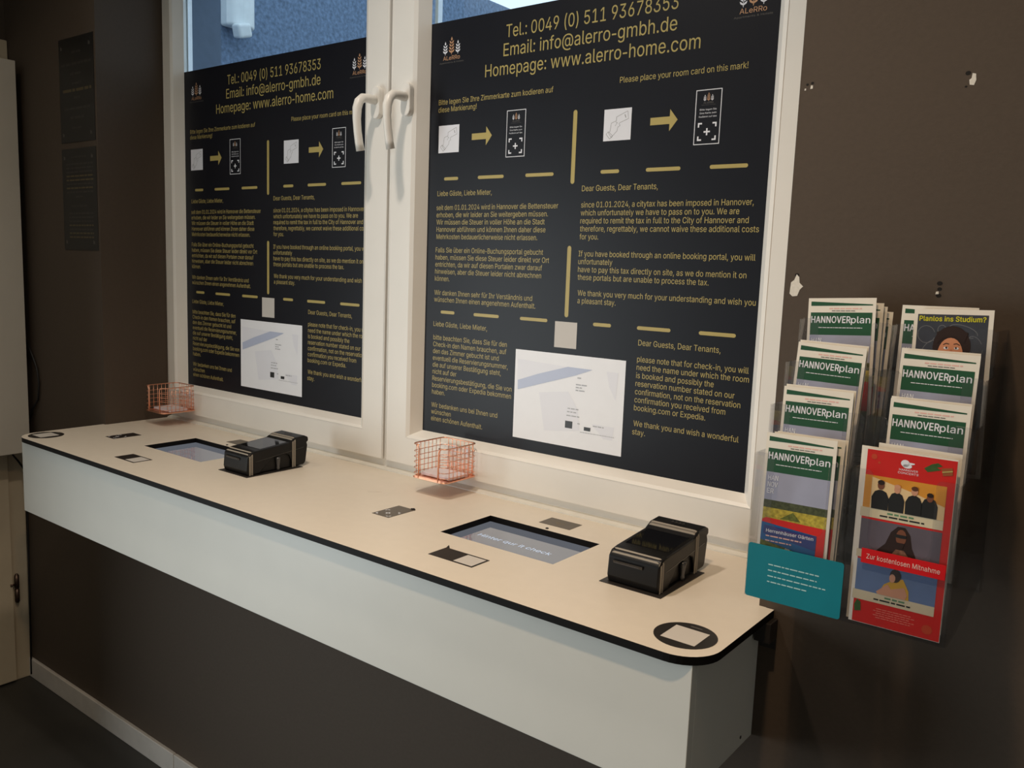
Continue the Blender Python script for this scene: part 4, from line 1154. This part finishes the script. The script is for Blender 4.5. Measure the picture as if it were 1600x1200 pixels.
bk = make_basket()
bk.location = (-0.7555, 0.0930, 0.0360)
setp(bk, 'copper wire basket fixed to the sash beside the nearer tablet', 'basket', 'copper baskets on the window')
bk2 = copy_tree(bk)
bk2.location = (-1.8600, 0.0930, 0.0400)
setp(bk2, 'copper wire basket in the far corner of the window', 'basket', 'copper baskets on the window')
M_REFLECT = mat('pale_lilac_reflection', (226, 216, 222), 0.35)  # pale slabs stand in for the reflection seen inside the baskets
for k, (x, z) in enumerate(((-0.7065, 0.0388), (-1.811, 0.0428))):
    o = MB().box(-.043, .043, -.030, .030, 0, .007).build('reflection_slab', M_REFLECT, None, (x, 0.146, z), bevel=0.001)
    setp(o, ('pale slab imitating a reflection in the nearer copper basket', 'pale slab imitating a reflection in the farther copper basket')[k], 'reflection slab', 'reflection slabs in the baskets')

# ------------------------------------------------------------------ brochure rack on the wall
HX0, HX1, HXM = 0.1340, 0.3740, 0.2535
rack = empty('brochure_rack', (HX0, 0, 0.085))
setp(rack, 'clear acrylic brochure rack with two columns and four tiers on the dark wall', 'brochure rack')
HB = 0.085


def rk(x0, x1, y0, y1, z0, z1):
    return MB().box(x0 - HX0, x1 - HX0, y0, y1, z0 - HB, z1 - HB)


TIERS = [(-0.0765, 0.247, 0.448), (-0.1185, 0.201, 0.392), (-0.1605, 0.148, 0.339), (-0.2020, 0.0905, 0.281)]   # front y, pocket floor z, ear top z
rk(HX0, HX1, -0.0022, -0.0004, 0.10, 0.430).build('back_panel', M_ACRYL, rack)
side = [(-0.0004, 0.118), (-0.150, 0.0905), (-0.2010, 0.0905), (-0.2010, 0.279)]
for i in (3, 2, 1, 0):
    y, zf, ze = TIERS[i]
    side += [(y + 0.001, ze - 0.002)]
    if i > 0:
        side += [(TIERS[i - 1][0] + 0.004, ze - 0.002), (TIERS[i - 1][0] + 0.001, ze + 0.012)]
side += [(-0.0004, 0.446)]
clean = [side[0]]
for q in side[1:]:
    if math.dist(q, clean[-1]) > 0.0025:
        clean.append(q)
for xx in (HX0, HX1 - 0.0018, HXM - 0.0009):
    MB().prism([(a, b - HB) for a, b in clean], xx - HX0, xx - HX0 + 0.0018, 'x').build('side_panel', M_ACRYL, rack)
for (y, zf, ze) in TIERS:
    for (c0, c1) in ((HX0 + 0.002, HXM - 0.001), (HXM + 0.001, HX1 - 0.002)):
        zs = zf + 0.094
        ew = 0.0245
        pts = [(c0, zf), (c1, zf), (c1, ze - 0.004), (c1 - 0.004, ze), (c1 - ew + 0.006, ze)]
        pts += [(c1 - ew + 0.006 - 0.006 * math.sin(a), ze - 0.006 + 0.006 * math.cos(a)) for a in [math.pi / 2 * i / 4 for i in range(1, 5)]]
        pts += [(c1 - ew - 0.016 + 0.016 * math.cos(a), zs + 0.016 - 0.016 * math.sin(a)) for a in [math.pi / 2 * i / 5 for i in range(6)]]
        pts += [(c0 + ew + 0.016 - 0.016 * math.sin(a), zs + 0.016 - 0.016 * math.cos(a)) for a in [math.pi / 2 * i / 5 for i in range(6)]]
        pts += [(c0 + ew - 0.006 + 0.006 * math.cos(a), ze - 0.006 + 0.006 * math.sin(a)) for a in [math.pi / 2 * i / 4 for i in range(5)]]
        pts += [(c0 + 0.004, ze), (c0, ze - 0.004)]
        MB().prism([(a - HX0, b - HB) for a, b in pts], y, y + 0.0018, 'y').build('pocket_front', M_ACRYL, rack)
    rk(HX0 + 0.002, HX1 - 0.002, y + 0.0018, y + 0.0415, zf, zf + 0.0018).build('pocket_floor', M_ACRYL, rack)

# --- leaflets
G_DARK = mat('dark_green_print', (38, 84, 58), 0.35, var=0.03)
G_SKY = mat('hazy_sky_print', (160, 164, 186), 0.35, var=0.06, scale=25)
G_TREE = mat('treeline_print', (72, 78, 52), 0.35, var=0.4, scale=260)
G_GARDEN = mat('garden_print', (176, 160, 62), 0.35, var=0.4, scale=200)
G_RED = mat('red_print', (204, 38, 34), 0.35, var=0.03)
G_BLUE = mat('blue_print', (26, 92, 150), 0.35, var=0.08, scale=20)
G_NAVY = mat('navy_print', (44, 60, 122), 0.35, var=0.05)
G_LEAF = mat('shrubbery_print', (98, 104, 44), 0.35, var=0.5, scale=220)
G_PATH = mat('path_print', (190, 180, 165), 0.35, var=0.1)
G_PINK = mat('pink_print', (232, 186, 176), 0.4)
LW, LH = 0.0890, 0.2100


def leaflet_print():
    p = Print()
    W, H = LW, LH
    b = 0.0038
    g = 0.0042
    def T(v): return H - v
    p.poly([(b, T(.0045)), (W - g, T(.0085)), (W - g, T(.0100)), (b, T(.0105))], 0)
    p.words(W * .32, W * .80, T(.0150), .0016, 8, 1, 3)
    p.words(W * .36, W * .72, T(.0178), .0010, 10, 1, 5)
    p.rect(b, W - g, T(.0500), T(.0195), 0)
    p.text('HANNOVER', b + .001, W * .645, T(.0335), .0088, 9, 2, bold=.022)
    p.text('plan', W * .65, W - g - .002, T(.0335), .0088, 9, 2, bold=.010)
    p.words(W * .17, W * .82, T(.0405), .0009, 9, 2, 6)
    p.rect(b, W - g, T(.0860), T(.0500), 1)
    for i, s in enumerate(('HAN', 'NOV', 'ER')):
        p.text(s, W * .075, W * (.225 if i < 2 else .175), T(.0605 + i * .0085), .0062, 9, 2, bold=.01)
    p.rect(b, W - g, T(.0960), T(.0860), 2)
    p.rect(b, W - g, T(.1200), T(.0960), 3)
    p.poly([(W * .30, T(.1080)), (W * .48, T(.0975)), (W * .60, T(.1080))], 7, 2)
    p.poly([(b, T(.1120)), (W * .10, T(.1090)), (W - g, T(.1110)), (W - g, T(.1500)), (W * .84, T(.1500)), (W * .84, T(.1210)), (b, T(.1160))], 4, 3)
    p.poly([(b, T(.1150)), (W * .84, T(.1215)), (W * .84, T(.1500)), (b, T(.1380))], 5, 4)
    p.poly([(W * .08, T(.1190)), (W * .84, T(.1215)), (W * .84, T(.1400)), (W * .08, T(.1300))], 6, 5)
    p.text('Herrenhäuser Gärten', W * .12, W * .80, T(.1275), .0042, 9, 6, bold=.012)
    p.words(W * .12, W * .64, T(.1330), .0016, 8, 6, 8)
    p.words(W * .12, W * .50, T(.1390), .0014, 8, 6, 9)
    p.rect(b, W - g, .004, T(.1360), 7, 2)
    p.poly([(W * .30, T(.1800)), (W * .42, T(.1420)), (W * .48, T(.1420)), (W * .50, T(.1800))], 11, 3)
    return p


def slab(t=0.0008):
    return MB().box(0, LW, 0, t, 0, LH)


def leaf_root(x, y, z, tilt=5.0, roll=0.0):
    o = slab().build('leaflet', M_PAPER)
    o.location = (x, y, z)
    o.rotation_euler = (math.radians(-tilt), math.radians(-roll), 0)
    return o


PRM = [G_DARK, G_SKY, G_TREE, G_GARDEN, G_RED, G_BLUE, G_NAVY, G_LEAF, G_PINK, M_WHITE, M_DIMGREY, G_PATH]
lp = leaflet_print().build('cover_print', PRM)
first = True
paper_mesh = None


def city_leaflet(xl, ytop, ztop_, label, roll=0.0, tilt=5.0, group='city map leaflets in the rack'):
    """xl, ytop, ztop_: upper left corner of the leaflet."""
    global first, paper_mesh, lp
    t, r = math.radians(tilt), math.radians(roll)
    rot = Matrix.Rotation(-t, 3, 'X') @ Matrix.Identity(3)
    eul = Matrix.Rotation(-r, 3, 'Y')
    Rm = eul @ rot
    off = Rm @ Vector((0, 0, LH))
    if paper_mesh is None:
        o = slab().build('leaflet', M_PAPER)
        paper_mesh = o.data
    else:
        o = bpy.data.objects.new('leaflet', paper_mesh)
        COL.objects.link(o)
    o.location = Vector((xl, ytop, ztop_)) - off
    o.rotation_euler = Rm.to_euler()
    if first:
        c = lp
        first = False
    else:
        c = lp.copy()
        COL.objects.link(c)
    c.parent = o
    setp(o, label, 'leaflet', group)
    return o


# left column, top to bottom: front leaflet, then those standing behind it
city_leaflet(.1361, -.0520, .4741, 'city map leaflet, slightly turned, in front of the left column top pocket', 3.2)
city_leaflet(.1440, -.0440, .4700, 'first city map leaflet behind the turned one in the left column top pocket', 1.5)
city_leaflet(.1475, -.0390, .4670, 'second city map leaflet behind the turned one in the left column top pocket', 0.5)
city_leaflet(.1535, -.0320, .4610, 'rearmost lowest city map leaflet in the left column top pocket', 0.0)
city_leaflet(.1412, -.0930, .4165, 'front city map leaflet in the left column, second pocket from the top', -1.2)
city_leaflet(.1420, -.0890, .4190, 'city map leaflet just behind the front one, left column second pocket', -1.2)
city_leaflet(.1416, -.1350, .3600, 'front city map leaflet in the left column, third pocket from the top', 0.6)
city_leaflet(.1430, -.1310, .3625, 'city map leaflet just behind the front one, left column third pocket', 0.3)
city_leaflet(.1400, -.1790, .3035, 'city map leaflet above the teal card, in front of the left column bottom pocket', 1.0)
city_leaflet(.1475, -.1730, .3045, 'first city map leaflet behind the front one above the teal card', 0.6)
city_leaflet(.1500, -.1685, .3050, 'rearmost city map leaflet in the left column bottom pocket', 0.2)
# right column
city_leaflet(.2560, -.0440, .4715, 'city map leaflet half covered by the student leaflet in the right column', 0.6)
city_leaflet(.2715, -.0930, .4170, 'front city map leaflet in the right column, second pocket from the top', -0.1)
city_leaflet(.2705, -.0880, .4190, 'city map leaflet just behind the front one, right column second pocket', 0.1)
city_leaflet(.2745, -.1350, .3600, 'front city map leaflet in the right column, third pocket from the top', 0.4)
city_leaflet(.2740, -.1300, .3620, 'city map leaflet just behind the front one, right column third pocket', 0.4)


def other_leaflet(name, xl, ytop, ztop_, w, h, roll, label, tilt=5.0):
    Rm = Matrix.Rotation(-math.radians(roll), 3, 'Y') @ Matrix.Rotation(-math.radians(tilt), 3, 'X')
    o = MB().box(0, w, 0, 0.0008, 0, h).build(name, M_PAPER)
    o.location = Vector((xl, ytop, ztop_)) - Rm @ Vector((0, 0, h))
    o.rotation_euler = Rm.to_euler()
    setp(o, label, 'leaflet')
    return o


# student leaflet
w_, h_ = 0.0905, 0.2080
st = other_leaflet('leaflet', .2730, -.0525, .4676, w_, h_, 2.0, 'dark leaflet about studying with yellow heading, top of the right column')
p = Print()
p.rect(.0045, w_ - .0055, .005, h_ - .0065, 0)
p.text('Planlos ins Studium?', .0065, w_ - .008, h_ - .0150, .0062, 1, 2, bold=.025)
for (cu, cv, ru, rv, rot) in ((.016, h_ - .032, .010, .011, .3), (.058, h_ - .027, .017, .007, -.3), (.072, h_ - .045, .008, .013, .4), (.020, h_ - .050, .012, .006, 1.0), (.034, h_ - .026, .005, .006, .2)):
    ring = [(cu + ru * math.cos(t) * math.cos(rot) - rv * math.sin(t) * math.sin(rot), cv + ru * math.cos(t) * math.sin(rot) + rv * math.sin(t) * math.cos(rot)) for t in [2 * math.pi * i / 20 for i in range(19)]]
    p.line(ring, .0007, 2, 2)
cu, cv = .046, h_ - .053
p.ell(cu, cv + .006, .0215, .0265, 3, 3, 24)
p.ell(cu - .001, cv - .004, .0145, .0215, 4, 4, 24)
p.poly([(cu - .0165, cv + .010), (cu - .010, cv + .017), (cu + .004, cv + .019), (cu + .0145, cv + .011), (cu + .018, cv + .024), (cu, cv + .032), (cu - .018, cv + .024)], 3, 5)
for s in (-1, 1):
    p.line([(cu + s * .0095, cv + .0085), (cu + s * .006, cv + .0105), (cu + s * .0025, cv + .0095)], .0010, 3, 5)
    p.ell(cu + s * .006, cv + .0045, .0028, .0016, 5, 5, 10)
    p.ell(cu + s * .0055, cv + .0050, .0012, .0014, 3, 6, 8)
p.poly([(cu - .0012, cv + .003), (cu + .0014, cv + .003), (cu + .0024, cv - .007), (cu - .0022, cv - .007)], 6, 5)
p.line([(cu - .005, cv - .0125), (cu, cv - .0135), (cu + .005, cv - .0125)], .0014, 7, 5)
p.rect(.018, .074, .006, cv - .026, 8, 3)
p.build('cover_print', [mat('slate_print', (58, 62, 72), 0.4, var=0.12, scale=60), mat('yellow_print', (206, 200, 40), 0.4), mat('chalk_print', (112, 114, 118), 0.5), mat('dark_hair_print', (44, 28, 24), 0.4),
                        mat('skin_print', (206, 140, 104), 0.4, var=0.04), M_WHITE, mat('skin_shade_print', (190, 122, 88), 0.4), mat('lip_print', (168, 78, 66), 0.4), mat('teal_shirt_print', (60, 96, 110), 0.4)], st)

# concert leaflets: a red one in front of two plain-backed ones
w_, h_ = 0.1010, 0.2120
ZT = 0.3056
cn = other_leaflet('leaflet', .2645, -.1935, ZT, w_, h_, 0.3, 'red concert leaflet with three photos, front of the right column bottom pocket', 1.5)
p = Print()
W, H = w_, h_
p.rect(.0040, W - .0005, .0005, H - .0015, 0)
def F(a, b): return (W * a, H * (1 - b))
# emblem and heading
p.ell(*F(.46, .058), .0048, .0042, 1, 2, 12).ell(*F(.485, .072), .0050, .0026, 1, 2, 12).poly([F(.49, .05), F(.56, .052), F(.56, .058), F(.50, .066)], 1, 2)
p.text('HANNOVER', *[W * q for q in (.40, .60)], H * (1 - .100), .0024, 1, 2).text('CONCERTS', *[W * q for q in (.39, .61)], H * (1 - .117), .0024, 1, 2)
p.poly([F(.66, .068), F(.74, .040), F(.80, .030), F(.85, .045), F(.79, .055), F(.84, .066), F(.76, .078), F(.70, .086)], 2, 2)
p.poly([F(.84, .055), F(.95, .045), F(.96, .085), F(.86, .095)], 3, 3)
p.line([F(.85, .075), F(.955, .063)], .0014, 4, 4)
p.ell(*F(.12, .045), .0034, .0034, 5, 2, 8).ell(*F(.18, .075), .0016, .0016, 5, 2, 6)
# first photo: four figures on orange
p.poly([F(.04, .150), F(.915, .150), F(.915, .335), F(.04, .335)], 6, 2)
p.poly([F(.12, .158), F(.60, .215), F(.915, .262), F(.915, .335), F(.12, .335)], 7, 3)
for (x, y, s, c) in ((.225, .195, 1.05, 8), (.405, .205, .95, 9), (.590, .200, 1.0, 9), (.755, .222, .95, 8)):
    p.ell(W * x, H * (1 - y - .004), .0037 * s, .0050 * s, c, 5, 12)
    p.poly([F(x - .085 * s, .335), F(x - .090 * s, .268), F(x - .060 * s, .236), F(x - .02, .226), F(x + .02, .226), F(x + .062 * s, .236), F(x + .092 * s, .268), F(x + .090 * s, .335)], 10, 4)
    p.ell(W * x, H * (1 - y + .012), .0038 * s, .0028 * s, 11 if c == 8 else (12 if x > .5 else c), 6, 10)
p.poly([F(.02, .335), F(.915, .335), F(.915, .388), F(.02, .388)], 13, 2)
p.words(W * .32, W * .64, H * (1 - .356), .0020, 14, 3, 4).words(W * .24, W * .72, H * (1 - .374), .0018, 10, 3, 5)
# second photo: figure with long dark hair
p.poly([F(.04, .400), F(.915, .400), F(.915, .578), F(.04, .578)], 15, 2)
p.poly([F(.22, .578), F(.33, .520), F(.38, .450), F(.45, .412), F(.53, .412), F(.59, .450), F(.62, .520), F(.68, .578)], 11, 3)
p.ell(*F(.495, .470), .0058, .0095, 8, 4, 14)
p.poly([F(.43, .455), F(.55, .455), F(.55, .472), F(.50, .474), F(.43, .472)], 10, 5)
p.poly([F(.45, .500), F(.54, .500), F(.52, .532), F(.47, .532)], 11, 5)
p.poly([F(.40, .578), F(.45, .540), F(.54, .540), F(.60, .578)], 16, 4)
p.poly([F(.02, .578), F(.915, .578), F(.915, .622), F(.02, .622)], 13, 2)
# third photo: figure in yellow on blue
p.poly([F(.04, .632), F(.915, .632), F(.915, .812), F(.04, .812)], 17, 2)
p.poly([F(.30, .812), F(.36, .750), F(.46, .715), F(.56, .700), F(.63, .760), F(.64, .812)], 18, 3)
p.ell(*F(.475, .690), .0062, .0080, 11, 4, 14)
p.ell(*F(.445, .706), .0034, .0052, 9, 5, 12)
p.poly([F(.28, .800), F(.40, .745), F(.44, .770), F(.58, .745), F(.62, .785), F(.60, .812), F(.30, .812)], 9, 4)
p.poly([F(.02, .812), F(.915, .812), F(.915, .866), F(.02, .866)], 13, 2)
p.words(W * .38, W * .60, H * (1 - .832), .0020, 14, 3, 7).words(W * .26, W * .68, H * (1 - .850), .0018, 10, 3, 8)
for i in range(5):
    p.words(W * (.30 - .03 * (i % 2)), W * (.68 + .04 * (i % 2)), H * (1 - .900 - .0125 * i), .0010, 19, 2, 20 + i)
p.poly([F(.08, .868), F(.12, .880), F(.13, .930), F(.06, .938), F(.05, .900)], 2, 3)
p.ell(*F(.86, .945), .0060, .0058, 5, 2, 8)
p.build('cover_print', [G_RED, M_WHITE, mat('pine_print', (60, 92, 44), 0.4, var=0.2, scale=200), mat('parcel_print', (150, 84, 48), 0.4), M_GOLD, mat('ornament_print', (196, 70, 40), 0.4), mat('orange_photo_print', (214, 146, 52), 0.4, var=0.1, scale=40),
                        mat('cream_photo_print', (226, 196, 148), 0.4, var=0.06, scale=40), mat('brown_skin_print', (118, 72, 52), 0.4), mat('light_skin_print', (206, 150, 120), 0.4), mat('dark_cloth_print', (34, 34, 34), 0.4, var=0.1),
                        MATS['dark_hair_print'], mat('brown_hair_print', (92, 56, 36), 0.4), mat('beige_caption_print', (214, 202, 172), 0.4), mat('green_caption_print', (96, 140, 104), 0.4),
                        mat('violet_grey_print', (96, 88, 98), 0.4, var=0.1, scale=30), mat('patterned_shirt_print', (120, 84, 66), 0.4, var=0.4, scale=300), mat('steel_blue_print', (98, 122, 164), 0.4, var=0.1, scale=25),
                        mat('ochre_cloth_print', (206, 160, 50), 0.4), mat('pale_red_print', (226, 120, 104), 0.4)], cn)
other_leaflet('leaflet', .2605, -.1890, ZT + .0010, w_, h_, 0.3, 'white leaflet directly behind the red concert leaflet', 1.5)
other_leaflet('leaflet', .2770, -.1800, .3110, .0900, .2100, -0.3, 'taller white leaflet standing behind the red concert leaflet', 3.0)

# teal card and red strip on the front of the rack
tcx = MB().prism(arc(.0035, .0035, .0035, 180, 270, 4) + arc(.1170, .0035, .0035, 270, 360, 4) + arc(.1170, .0675, .0035, 0, 90, 4) + arc(.0035, .0675, .0035, 90, 180, 4), -0.0008, 0.0, 'y')
to = tcx.build('info_card', mat('teal_card', (10, 122, 136), 0.4, var=0.06, scale=18))
to.location = (.1358, -.2024, .0912)
setp(to, 'teal card with white lines across the left bottom pocket of the rack', 'card')
p = Print()
for i, (a, b) in enumerate(((.028, .092), (.028, .090), (.028, .101), (.028, .080))):
    p.words(a, b, .0470 - i * .0075, .0015, 0, 1, 40 + i)
p.build('white_lettering', mat('pale_teal_print', (176, 214, 214), 0.5), to, (0, -.0008, 0))
ro = MB().box(0, .0915, -.0006, 0, 0, .0175).build('strip_label', mat('bright_red_label', (206, 20, 26), 0.35), rack)
ro.location = (.2745 - HX0, -.2022, .1690 - HB)
ro['label'] = 'red strip reading Zur kostenlosen Mitnahme'
p = Print()
p.text('Zur kostenlosen Mitnahme', .0060, .0860, .0060, .0058, 0, 1, bold=.006)
p.build('strip_lettering', mat('pink_white_print', (236, 190, 180), 0.5), ro, (0, -.0006, 0))
